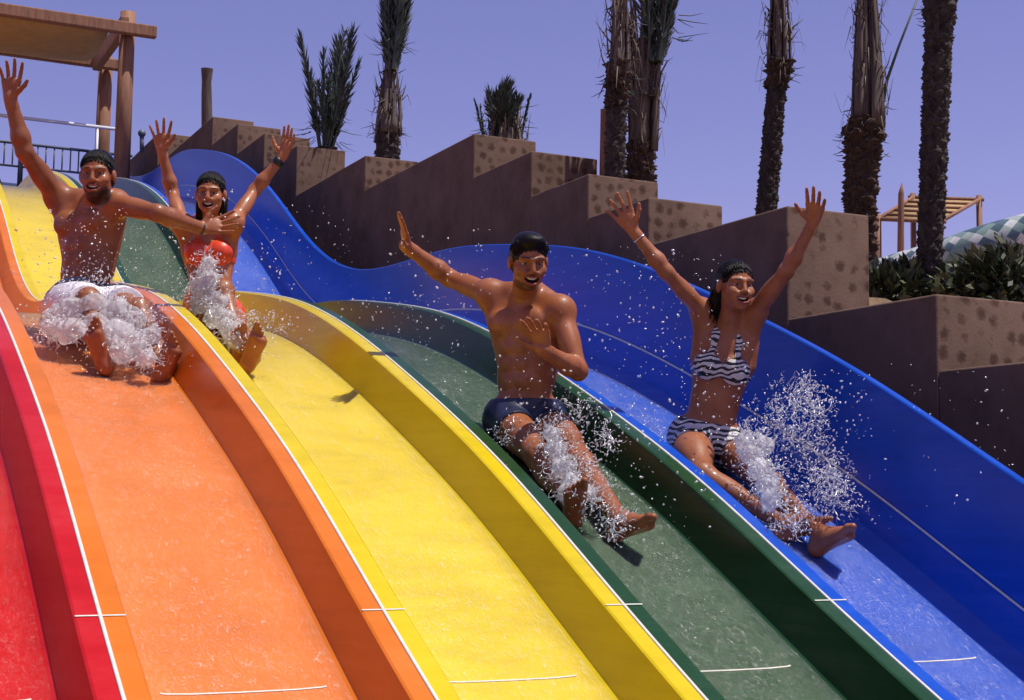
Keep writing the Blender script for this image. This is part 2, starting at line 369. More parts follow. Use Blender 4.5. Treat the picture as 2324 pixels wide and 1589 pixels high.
# 3: low clump on the highest-standing block
d = 14.6; root = tag(empty('palm_tree', at(1140, 330, d)), 'low round tied palm clump rising from the highest planter block in the middle', 'palm tree', GP)
mb = MB()
for k in range(20):
    u1 = 1143+random.uniform(-38, 42); v1 = 178+abs(u1-1143)*.75+random.uniform(0, 30); a = at(1140+random.uniform(-16, 16), 320, d+random.uniform(-.1, .1)); e = at(u1, v1, d+random.uniform(-.3, .3)); frond(mb, a, e-a, np.linalg.norm(e-a), .1*random.uniform(-1, 1), 46, .25, .016, .1, .5)
for (u0, u1, v1) in [(1098, 1078, 228), (1100, 1090, 240), (1180, 1202, 218)]:
    a = at(u0, 320, d); e = at(u1, v1, d); frond(mb, a, e-a, np.linalg.norm(e-a), .05, 40, .16, .02, .1, .25)
strands(mb, at(1140, 270, d), px(40, d), 20, px(45, d), .5); mb.build('crown', M_leaf, root, True)
mb = MB(); petioles(mb, at(1145, 335, d), px(42, d), px(95, d), 16, .15, .05); mb.build('trunk', M_petiole, root, True)
# 4/5: the pair
d = 12.15; root, b, t, r = palm(1396, 402, 230, d, 52, 'slim dark left palm of the pair, with a ragged collar below pale stalks', 0)
trunk_mesh(b, at(1399, 228, d), px(25, d), px(21, d), 9, 1.0, 48, root=True).build('trunk', M_boot, root, True)
trunk_mesh(at(1399, 245, d), at(1404, 140, d), px(21, d), px(24, d), 7, 1.8, 44).build('collar', M_fibre, root, True)
mb = MB(); petioles(mb, at(1405, 175, d), px(21, d), px(260, d), 20, .14, .045); mb.build('sheath', M_petiole, root, True)
mb = MB(); strands(mb, at(1401, 190, d), px(30, d), 16, px(34, d)); bundle(mb, at(1410, -80, d), px(26, d), px(200, d), 12, 30); mb.build('crown', M_leaf, root, True)
d = 12.5; root, b, t, r = palm(1452, 405, 330, d, 70, 'right palm of the pair, its brown stalks fanning out from a bulging base', 0)
trunk_mesh(b, at(1455, 322, d), px(31, d), px(25, d), 7, 1.7, 48, root=True).build('trunk', M_fibre, root, True)
mb = MB(); petioles(mb, at(1456, 345, d), px(30, d), px(340, d), 34, .28, .05, 0, px(34, d)); mb.build('sheath', M_petiole, root, True)
mb = MB(); bundle(mb, at(1486, 130, d), px(46, d), px(260, d), 18, 44, (.05, -.02), .5, .15, .5, .05); strands(mb, at(1500, 60, d), px(40, d), 16, px(75, d), .3); mb.build('crown', M_leaf, root, True)
# 6
d = 14.5; root, b, t, r = palm(1738, 498, 185, d, 50, 'slender straight dark palm between the pair and the thick palm', 0)
trunk_mesh(b, at(1764, 175, d), px(23, d), px(20, d), 9, 1.0, 52, root=True).build('trunk', M_boot, root, True)
trunk_mesh(at(1763, 200, d), at(1769, 140, d), px(21, d), px(25, d), 7, 1.8, 44).build('collar', M_fibre, root, True)
mb = MB(); petioles(mb, at(1768, 160, d), px(23, d), px(260, d), 18, .18, .035); mb.build('sheath', M_petiole, root, True)
mb = MB(); strands(mb, at(1768, 165, d), px(31, d), 16, px(28, d), .5)
mb.tube([at(1780, 110, d), at(1800, 62, d), at(1822, 44, d)], [.012, .01, .004], 5); bundle(mb, at(1775, -120, d), px(26, d), px(200, d), 12, 30); mb.build('crown', M_leaf, root, True)
# 7
d = 13.8; root, b, t, r = palm(1950, 520, 250, d, 84, 'thickest palm with shaggy brown fibre and one loose frond stalk leaning out', 0)
trunk_mesh(b, at(1962, 268, d), px(36, d), px(35, d), 7, 1.3, 56, ((.9, .09, px(6, d)), (.5, .1, px(-3, d))), True).build('trunk', M_fibre, root, True)
mb = MB(); petioles(mb, at(1966, 290, d), px(36, d), px(400, d), 30, .1, .055); mb.build('sheath', M_petiole, root, True)
mb = MB(); mb.tube([at(2004, 230, d), at(2012, 185, d), at(2040, 105, d), at(2085, -10, d)], [.022, .017, .013, .009], 6)
strands(mb, at(1960, 330, d), px(46, d), 34, px(24, d), .5); bundle(mb, at(1985, -140, d), px(40, d), px(240, d), 14, 34); mb.build('crown', M_leaf, root, True)
# 8
d = 13.0; root, b, t, r = palm(2106, 690, 0, d, 58, 'tall palm with a knobbly diamond trunk nearest the right edge', 0)
trunk_mesh(b, at(2135, -40, d), px(25, d), px(31, d), 9, 1.0, 60, ((.95, .06, px(5, d)),), True).build('trunk', M_boot, root, True)
mb = MB(); strands(mb, at(2130, 40, d), px(32, d), 14, px(26, d), .5); bundle(mb, at(2136, -60, d), px(40, d), px(260, d), 14, 34); mb.build('crown', M_leaf, root, True)
# cut stump and slim post
M_wood = simple('brown_timber', (.23, .105, .055), .75, .35, 5, .35, .006, (4, 4, .5))
d = 24.5; o = MB().tube([at(470, 300, d), at(469, 215, d), at(469, 185, d), at(470, 156, d)], [px(13, d), px(12, d), px(11, d), px(14, d)], 12).build('palm_stump', M_petiole, None, True, at(470, 300, d)); smooth_by_angle(o)
tag(o, 'cut off bare palm stump on the highest block left of the wristband arm', 'palm stump')
d = 12.6; o = MB().tube([at(1370, 410, d)-np.array([0, 0, .9]), at(1370, 410, d), at(1373, 248, d)], [px(10, d)]*3, 10).build('wooden_post', M_wood, None, True, at(1370, 410, d)); smooth_by_angle(o)
tag(o, 'thin brown post right against the slim dark palm', 'post')

# ------------------------------------------------------------------ pergola, railing, fence at the top
M_canvas = simple('sand_canvas', (.40, .26, .11), .85, .12, 3, .25, .01, (2, 2, 2))
M_steel = simple('grey_steel', (.10, .12, .16), .45, .2, 20, 0)
M_pipe = simple('white_pipe', (.70, .72, .76), .35, .1, 20, 0)
d2, d1 = 23.9, 26.3
pt2, pt1 = at(290, 50, d2), at(240, 148, d1); ex = np.array([1., 0, 0])
perg = tag(empty('pergola', (pt2[0], pt2[1], 5.3)), 'timber pergola with tan fabric roof over the slide top at upper left', 'pergola')
def post(p, top, r):
    MB().tube([(p[0], p[1], 4.9), (p[0], p[1], top)], [r*1.05, r*.95], 14).build('post', M_wood, perg, True)
r2 = px(18, d2)
post(pt2, at(290, 28, d2)[2], r2); post(pt1, at(240, 130, d1)[2], r2)
post(pt2-ex*5.2, at(290, 28, d2)[2], r2); post(pt1-ex*5.2, at(240, 130, d1)[2], r2)
fb = at(296, 66, d2-.2); rb = at(262, 148, d1-.15); hb = px(13, d2)
def beam(c0, c1, h, t):
    c0, c1 = np.asarray(c0), np.asarray(c1); MB().tube([c0, c1], [h, h*.95], 4, True).build('beam', M_wood, perg, False)
bm_ = lambda y, z, x0, x1, h: MB().box((x0, y-.07, z-h), (x1, y+.07, z+h), .02).build('beam', M_wood, perg)
bm_(fb[1], fb[2], fb[0]-6.2, fb[0]+px(58, d2), hb*1.05); bm_(rb[1], rb[2], rb[0]-6.2, rb[0]+px(18, d1), hb)
for xo in (.05, -1.95, -3.95):
    x = pt2[0]+xo-.12; MB().box((x-.07, fb[1]+.071, fb[2]-.05), (x+.07, rb[1]-.071, rb[2]+.10), .02).build('rafter', M_wood, perg)
cv = []; nx_, ny_ = 25, 13
x0, x1 = pt2[0]-6, pt2[0]-px(42, d2)
for j in range(ny_):
    for i in range(nx_):
        t = j/(ny_-1); s_ = i/(nx_-1); cv.append((x0+(x1-x0)*s_, fb[1]+.1+(rb[1]-fb[1]-.2)*t, fb[2]-.02+(rb[2]-fb[2])*t-.16*math.sin(math.pi*t)-.05*abs(math.sin(math.pi*s_*3))))
o = mesh_obj('fabric_roof', cv, [(j*nx_+i, j*nx_+i+1, (j+1)*nx_+i+1, (j+1)*nx_+i) for j in range(ny_-1) for i in range(nx_-1)], M_canvas, perg)
o.modifiers.new('thick', 'SOLIDIFY').thickness = .012
# white pipe rail
dp = 25.5; a, b = at(262, 293, dp), at(262, 293, dp)-ex*7.5
pr_ = tag(empty('pipe_rail', (a[0], a[1], 5.6)), 'white horizontal pipe rail ending at the pergola post', 'rail')
MB().tube([a, b], px(4, dp), 8).build('pipe', M_pipe, pr_, True)
for x in (-.3, -3.6, -7.2): MB().tube([a+ex*x, (a[0]+x, a[1], 5.4)], px(3, dp), 8).build('post', M_pipe, pr_, True)
# bar fence
df_ = 26.6; a = at(262, 350, df_); fz1 = a[2]; fz0 = at(150, 408, df_)[2]
fen = tag(empty('bar_fence', (a[0]-3, a[1], fz0)), 'dark grey vertical bar fence behind the top of the yellow lane', 'fence')
mb = MB(); mb.tube([a+ex*.3, a-ex*7], .028, 6); mb.tube([(a[0]+.3, a[1], fz0+.06), (a[0]-7, a[1], fz0+.06)], .022, 6); mb.build('rail', M_steel, fen, True)
for k in range(52):
    x = a[0]+.2-k*.14
    if k % 13 == 0: MB().tube([(x, a[1], fz0-.3), (x, a[1], fz1+.03)], .045, 8).build('post', M_steel, fen, True)
    else: MB().tube([(x, a[1], fz0+.05), (x, a[1], fz1)], .013, 6).build('bar', M_steel, fen, True)
M_deck = simple('platform_deck', (.12, .12, .14), .8, .2, 8, .3)
tag(MB().box((-1.5, 23.0, 4.6), (4.59, 29.0, fz0-.02), .02).build('start_platform', M_deck), 'dark deck slab at the top of the slide below the bar fence', 'platform')
d = 24; o = MB().tube([at(322, 345, d), at(322, 310, d)], px(5, d), 10).build('bollard_lamp', M_steel, None, True, at(323, 345, d))
tag(o, 'small dark round-headed lamp beside the hand of the girl', 'lamp')
bmh = bmesh.new(); bmesh.ops.create_uvsphere(bmh, u_segments=14, v_segments=10, radius=px(9, d))
mesh_obj('lamp_head', [np.array(v.co)+at(322, 303, d) for v in bmh.verts], [[v.index for v in f.verts] for f in bmh.faces], M_steel, o); bmh.free()

# ------------------------------------------------------------------ right background: mosaic tube, far pergola, spike, shrubs
def mosaic_mat():
    m, nt, bs, out = new_mat('mosaic_tiles')
    uv = nd(nt, 'ShaderNodeUVMap'); mp = nd(nt, 'ShaderNodeMapping'); mp.inputs['Rotation'].default_value = (0, 0, R(45)); mp.inputs['Scale'].default_value = (1, 1, 1); ln(nt, uv.outputs[0], mp.inputs[0])
    ck = nd(nt, 'ShaderNodeTexVoronoi', i_Scale=1.0, i_Randomness=.12); ck.distance = 'CHEBYCHEV'; ln(nt, mp.outputs[0], ck.inputs['Vector'])
    sp = nd(nt, 'ShaderNodeSeparateColor'); ln(nt, ck.outputs['Color'], sp.inputs[0])
    r = ramp(nt, sp.outputs[0], [(0, (.10, .17, .19)), (.2, (.26, .38, .34)), (.45, (.50, .58, .53)), (.68, (.80, .83, .79)), (.88, (.14, .22, .26))], 'CONSTANT')
    n = noise(nt, uv.outputs[0], 5, 4); mu = nd(nt, 'ShaderNodeMix', data_type='RGBA', blend_type='MULTIPLY'); mu.inputs[0].default_value = .6
    ln(nt, r.outputs[0], mu.inputs[6]); ln(nt, n.outputs['Color'], mu.inputs[7]); ln(nt, mu.outputs[2], bs.inputs['Base Color'])
    bs.inputs['Roughness'].default_value = .3; return m
dt = 20.0
pts = [at(1900, 640, dt+1.5), at(1985, 628, dt+1), at(2060, 610, dt+.6), at(2140, 590, dt+.3), at(2230, 563, dt), at(2330, 538, dt-.2), at(2450, 505, dt-.4), at(2600, 470, dt-.6)]
cp = np.array(pts); tt = np.linspace(0, len(pts)-1, 60)
def catmull(P_, t):
    i = int(min(max(t, 0), len(P_)-1.001)); s = t-i; p0, p1, p2, p3 = P_[max(i-1, 0)], P_[i], P_[i+1], P_[min(i+2, len(P_)-1)]
    return .5*((2*p1)+(-p0+p2)*s+(2*p0-5*p1+4*p2-p3)*s*s+(-p0+3*p1-3*p2+p3)*s**3)
line = [catmull(cp, t) for t in tt]; mb = MB(); nr = 28
mb.tube(line, [px(46, dt)*(.80+.35*min(1, i/40)) for i in range(60)], nr, True)
mos = mb.build('mosaic_tube', mosaic_mat(), None, True, pts[3])
uvl = mos.data.uv_layers.new(name='UVMap')
for pl in mos.data.polygons:
    for li in pl.loop_indices:
        vi = mos.data.loops[li].vertex_index; a_, k_ = divmod(vi, nr)
        if pl.vertices[0] // nr != pl.vertices[1] // nr: pass
        if k_ == 0 and max(v % nr for v in pl.vertices) > nr//2: k_ = nr
        uvl.data[li].uv = (a_*.55, k_*.55)
for k_ in (8, 22, 36, 50):
    q_ = line[k_]; MB().tube([q_-np.array([0, 0, .1]), (q_[0], q_[1], ground_z(q_[0], q_[1])-.1)], .09, 10).build('support', M_steel, mos, True)
tag(mos, 'long curved tube covered in green and white diamond mosaic behind the hedge', 'mosaic tube')
M_fol = simple('shrub_leaves', (.030, .042, .016), .5, .6, 4, 0, 0)
M_fol2 = simple('shrub_leaves_pale', (.10, .105, .045), .5, .5, 4, 0, 0)
M_stem = simple('shrub_stem', (.10, .07, .05), .9, .3, 12, .3)
def shrub(c, rx, ry, rz, n, label, mat=None, seed=1):
    rg = np.random.default_rng(seed); root = tag(empty('shrub', (c[0], c[1], c[2]-rz)), label, 'shrub', 'shrubs below the mosaic tube'); mb = MB(); mb2 = MB()
    cl = rg.normal(size=(26, 3)); cl /= np.linalg.norm(cl, axis=1)[:, None]; cl *= (rg.random((26, 1))**.4)*np.array([rx, ry, rz])*.85
    for k in range(n):
        b = cl[rg.integers(26)]+rg.normal(size=3)*np.array([rx, ry, rz])*.17; p = np.asarray(c)+b
        dv = b/np.array([rx, ry, rz])+rg.normal(size=3)*.8+np.array([0, 0, .5]); dv /= np.linalg.norm(dv); l = rg.uniform(.07, .17); sd = np.cross(dv, rg.normal(size=3)); sd /= np.linalg.norm(sd); sd *= l*.2
        (mb2 if rg.random() < .3 else mb).add([p, p+dv*l*.5+sd, p+dv*l, p+dv*l*.5-sd], [(0, 1, 2, 3)])
    mb.build('foliage', M_fol, root, True); mb2.build('foliage', M_fol2, root, True)
    st = MB()
    for k in range(8):
        e = np.asarray(c)+cl[k]*.8; s0 = np.array([c[0]+rg.normal()*.06, c[1]+rg.normal()*.06, min(c[2]-rz, ground_z(c[0], c[1])-.05)]); st.tube([s0, (s0+e)/2+rg.normal(size=3)*.06, e], [.025, .018, .006], 5)
    st.build('stem', M_stem, root, True)
shrub(at(2285, 655, 12.2), .44, .45, .33, 2600, 'big leafy shrub at the right edge below the mosaic tube', seed=3)
shrub(at(2180, 668, 12.6), .24, .36, .20, 1300, 'smaller shrub between the knobbly palm and the big leafy shrub', seed=4)
shrub(at(2030, 676, 13.2), .42, .5, .24, 1900, 'low dark hedge shrub left of the knobbly palm', seed=5)
dq = 34.0
pq = tag(empty('pergola', at(2110, 560, dq)), 'small distant pergola with orange lit roof behind the tall right palm', 'pergola')
cn = [at(1993, 497, dq), at(2072, 448, dq+2.5), at(2222, 453, dq+2.0), at(2135, 503, dq-.5)]
for k in range(4):
    a, b = cn[k], cn[(k+1) % 4]; e = (b-a)/np.linalg.norm(b-a); MB().tube([a-e*.12, b+e*.12], px(5, dq), 6).build('beam', M_wood, pq, True)
for k, (uu, vv) in enumerate([(1993, 590), (2072, 560), (2206, 500), (2135, 580)]):
    c = cn[k]; MB().tube([c+np.array([0, 0, .1]), (c[0], c[1], min(c[2]-1.6, ground_z(c[0], c[1])))], px(7, dq), 8).build('post', M_wood, pq, True)
for t in (.2, .4, .6, .8):
    a, b = cn[0]+(cn[1]-cn[0])*t, cn[3]+(cn[2]-cn[3])*t; MB().tube([a, b], px(3.5, dq), 6).build('rafter', M_wood, pq, True)
o = mesh_obj('fabric_roof', [c-np.array([0, 0, .05]) for c in cn], [(0, 1, 2, 3)], M_canvas, pq); o.modifiers.new('t', 'SOLIDIFY').thickness = .02
d = 30.; o = MB().tube([at(2044, 600, d)-np.array([0, 0, 3.5]), at(2044, 600, d), at(2045, 440, d), at(2047, 415, d)], [px(8, d), px(8, d), px(6.5, d), px(.8, d)], 8).build('pointed_post', M_wood, None, True, at(2044, 600, d))
tag(o, 'pointed wooden post in front of the small distant pergola', 'post')
# ------------------------------------------------------------------ signed distance modelling (one continuous skin per person)
f32 = np.float32
def nrm(v): v = np.asarray(v, float); return v/(np.linalg.norm(v)+1e-12)
class SDF:
    def __init__(s, lo, hi, h):
        s.lo = np.asarray(lo, float); s.h = h; s.n = np.ceil((np.asarray(hi)-s.lo)/h).astype(int)+1
        s.d = np.full(s.n, .08, f32)
    def block(s, lo, hi):
        a = np.clip(np.floor((lo-s.lo)/s.h).astype(int), 0, s.n-1); b = np.clip(np.ceil((hi-s.lo)/s.h).astype(int)+1, 1, s.n)
        if np.any(b-a < 1): return None
        ax = [(s.lo[i]+s.h*np.arange(a[i], b[i])).astype(f32) for i in range(3)]
        return tuple(slice(a[i], b[i]) for i in range(3)), ax
    def apply(s, prim, op='u', k=.02, off=0.0):
        lo, hi, fn = prim; m = k+.03+off
        q = s.block(lo-m, hi+m)
        if q is None: return
        sl_, (x, y, z) = q; b = fn(x[:, None, None], y[None, :, None], z[None, None, :])-f32(off); a = s.d[sl_]
        if op == 'u': h_ = np.clip(.5+.5*(b-a)/k, 0, 1); s.d[sl_] = b+(a-b)*h_-k*h_*(1-h_)
        elif op == 's': h_ = np.clip(.5-.5*(-b-a)/k, 0, 1); s.d[sl_] = -b+(a+b)*h_+k*h_*(1-h_)
    def mesh(s):
        d = s.d; n = d.shape; S = d < 0
        cnt = np.zeros((n[0]-1, n[1]-1, n[2]-1), np.uint8)
        for i in (0, 1):
            for j in (0, 1):
                for k in (0, 1): cnt += S[i:n[0]-1+i, j:n[1]-1+j, k:n[2]-1+k]
        act = np.argwhere((cnt > 0) & (cnt < 8)); idx = np.full(cnt.shape, -1, np.int32); idx[tuple(act.T)] = np.arange(len(act))
        C = [(i, j, k) for i in (0, 1) for j in (0, 1) for k in (0, 1)]
        val = np.stack([d[act[:, 0]+c[0], act[:, 1]+c[1], act[:, 2]+c[2]] for c in C], 1)
        P_ = np.zeros((len(act), 3)); w_ = np.zeros(len(act))
        for a in range(8):
            for b in range(a+1, 8):
                if sum(abs(C[a][q]-C[b][q]) for q in range(3)) != 1: continue
                va, vb = val[:, a], val[:, b]; m = (va < 0) != (vb < 0); t = np.where(m, va/np.where(va == vb, 1, va-vb), 0)
                pt = np.array(C[a])+t[:, None]*(np.array(C[b])-np.array(C[a])); P_ += pt*m[:, None]; w_ += m
        V = s.lo+s.h*(act+P_/w_[:, None]); F = []
        for ax in range(3):
            o = [q for q in range(3) if q != ax]
            if ax == 1: o = [2, 0]
            sa = [slice(None)]*3; sb = [slice(None)]*3; sa[ax] = slice(0, -1); sb[ax] = slice(1, None)
            A, B = S[tuple(sa)], S[tuple(sb)]; e = np.argwhere(A != B)
            ok = np.all(e[:, o] >= 1, 1) & np.all(e[:, o] < np.array(n)[o]-1, 1); e = e[ok]; inside = A[tuple(e.T)]
            def cell(du, dv):
                q = e.copy(); q[:, o[0]] -= du; q[:, o[1]] -= dv; return idx[tuple(q.T)]
            Q = np.stack([cell(1, 1), cell(0, 1), cell(0, 0), cell(1, 0)], 1); Q[~inside] = Q[~inside][:, ::-1]; F.append(Q)
        return V, np.concatenate(F)
def cone(a, b, ra, rb):
    a, b = np.asarray(a, float), np.asarray(b, float); r = max(ra, rb); ab = (b-a); L2 = max(float(ab@ab), 1e-9)
    def fn(x, y, z):
        px_, py, pz = x-f32(a[0]), y-f32(a[1]), z-f32(a[2])
        t = np.clip((px_*f32(ab[0])+py*f32(ab[1])+pz*f32(ab[2]))*f32(1/L2), 0, 1)
        return np.sqrt((px_-t*f32(ab[0]))**2+(py-t*f32(ab[1]))**2+(pz-t*f32(ab[2]))**2)-(f32(ra)+f32(rb-ra)*t)
    return np.minimum(a, b)-r, np.maximum(a, b)+r, fn
def ell(c, axes, r):
    c = np.asarray(c, float); A = np.asarray(axes, float); r = np.asarray(r, float); ext = np.sqrt(((A*r[:, None])**2).sum(0))
    def fn(x, y, z):
        p = [x-f32(c[0]), y-f32(c[1]), z-f32(c[2])]; k0 = 0; k1 = 0
        for i in range(3):
            q = p[0]*f32(A[i, 0])+p[1]*f32(A[i, 1])+p[2]*f32(A[i, 2]); k0 = k0+(q*f32(1/r[i]))**2; k1 = k1+(q*f32(1/r[i]**2))**2
        k0 = np.sqrt(k0); return k0*(k0-1)/(np.sqrt(k1)+f32(1e-6))
    return c-ext, c+ext, fn

# ------------------------------------------------------------------ posing
def solve(parent, uv, L, near=True):
    """the point on the sight line through uv that lies L from parent"""
    d = ray(*uv); o = CAMP-np.asarray(parent); A = d@d; B = d@o; Cc = o@o-L*L; D = B*B-A*Cc
    if D < 0:
        q = CAMP+d*(-B/A); return parent+nrm(q-parent)*L
    return CAMP+d*((-B-math.sqrt(D))/A if near else (-B+math.sqrt(D))/A)
def on_floor(u, v, h):
    lo, hi = 4.5, 10.5
    for _ in range(40):
        m = (lo+hi)/2; p = at(u, v, m)
        if p[2] > floor_z(p[1])+h: lo = m
        else: hi = m
    return at(u, v, lo)
def ik(a, c, l1, l2, pole):
    a, c = np.asarray(a), np.asarray(c); d = np.linalg.norm(c-a); ax = (c-a)/d
    if d > .995*(l1+l2): l1 *= d/(.995*(l1+l2)); l2 *= d/(.995*(l1+l2)) if False else 1; s = d/(l1+l2); x = d*l1/(l1+l2); h = .02
    else: x = (l1*l1-l2*l2+d*d)/(2*d); h = math.sqrt(max(l1*l1-x*x, 0))
    p = np.asarray(pole)-ax*(np.asarray(pole)@ax); return a+ax*x+nrm(p)*h
def skin_mat(name, rough=.46):
    m, nt, bs, out = new_mat(name)
    at_ = nd(nt, 'ShaderNodeVertexColor', layer_name='Col'); n = noise(nt, coords(nt), 9, 5, .6); n2 = noise(nt, coords(nt), 130, 3, .6)
    r = ramp(nt, n.outputs[0], [(.3, (.80, .76, .74)), (.7, (1.06, 1.06, 1.05))])
    mu = nd(nt, 'ShaderNodeMix', data_type='RGBA', blend_type='MULTIPLY'); mu.inputs[0].default_value = 1
    ln(nt, at_.outputs[0], mu.inputs[6]); ln(nt, r.outputs[0], mu.inputs[7]); ln(nt, mu.outputs[2], bs.inputs['Base Color'])
    bs.inputs['Roughness'].default_value = rough; bs.inputs['Specular IOR Level'].default_value = .32; bs.inputs['Coat Weight'].default_value = .42; bs.inputs['Coat Roughness'].default_value = .16; rr = ramp(nt, n.outputs[0], [(.40, (.02,)*3), (.68, (.50,)*3)]); ln(nt, rr.outputs[0], bs.inputs['Coat Weight']); vz = nd(nt, 'ShaderNodeTexVoronoi', i_Scale=85.0); ln(nt, coords(nt), vz.inputs['Vector']); vr = ramp(nt, vz.outputs['Distance'], [(.12, (1,)*3), (.30, (0,)*3)]); n2m = nd(nt, 'ShaderNodeMath', operation='ADD'); ln(nt, n2.outputs[0], n2m.inputs[0]); ln(nt, vr.outputs[0], n2m.inputs[1])
    bs.inputs['Subsurface Weight'].default_value = .06; bs.inputs['Subsurface Radius'].default_value = (.02, .006, .003); bs.inputs['Subsurface Scale'].default_value = .5
    bump(nt, n2m.outputs[0], .35, .0022, bs); return m
M_skin = skin_mat('wet_skin')
def hair_mat():
    m, nt, bs, out = new_mat('wet_dark_hair'); n = noise(nt, coords(nt, (90, 90, 14)), 2, 4, .6)
    r = ramp(nt, n.outputs[0], [(.3, (.003, .002, .002)), (.75, (.010, .007, .006))]); ln(nt, r.outputs[0], bs.inputs['Base Color'])
    bs.inputs['Roughness'].default_value = .30; bs.inputs['Specular IOR Level'].default_value = .16; bump(nt, n.outputs[0], .6, .006, bs); return m
M_hair = hair_mat()
def eye_mat():
    m, nt, bs, out = new_mat('eye'); a = nd(nt, 'ShaderNodeVertexColor', layer_name='Col'); ln(nt, a.outputs[0], bs.inputs['Base Color']); bs.inputs['Roughness'].default_value = .08; return m
M_eye = eye_mat()
M_teeth = simple('teeth', (.72, .68, .60), .25, .05, 20, 0)
M_navy = simple('navy_swim_cloth', (.012, .018, .045), .35, .5, 14, .5, .006)
M_redc = simple('red_swim_cloth', (.72, .060, .016), .4, .25, 18, .4, .004)
M_white = simple('white_swim_cloth', (.74, .72, .74), .5, .12, 16, .6, .012)
M_black = simple('black_rubber', (.008, .008, .009), .4, .2, 10, 0)
M_silver = simple('silver', (.75, .72, .66), .2, .1, 10, 0, metal=1)
def zebra():
    m, nt, bs, out = new_mat('zebra_swim_cloth'); v = coords(nt)
    wv = nd(nt, 'ShaderNodeTexWave', i_Scale=11.0, i_Distortion=7.5, i_Detail=1.5); wv.inputs['Detail Scale'].default_value = 1.1; wv.bands_direction = 'Z'; ln(nt, v, wv.inputs[0])
    r = ramp(nt, wv.outputs[0], [(.42, (.006, .006, .007)), (.52, (.62, .60, .56))]); ln(nt, r.outputs[0], bs.inputs['Base Color']); bs.inputs['Roughness'].default_value = .45
    bump(nt, noise(nt, v, 30, 3).outputs[0], .4, .004, bs); return m
M_zebra = zebra()
HVOX = .0045

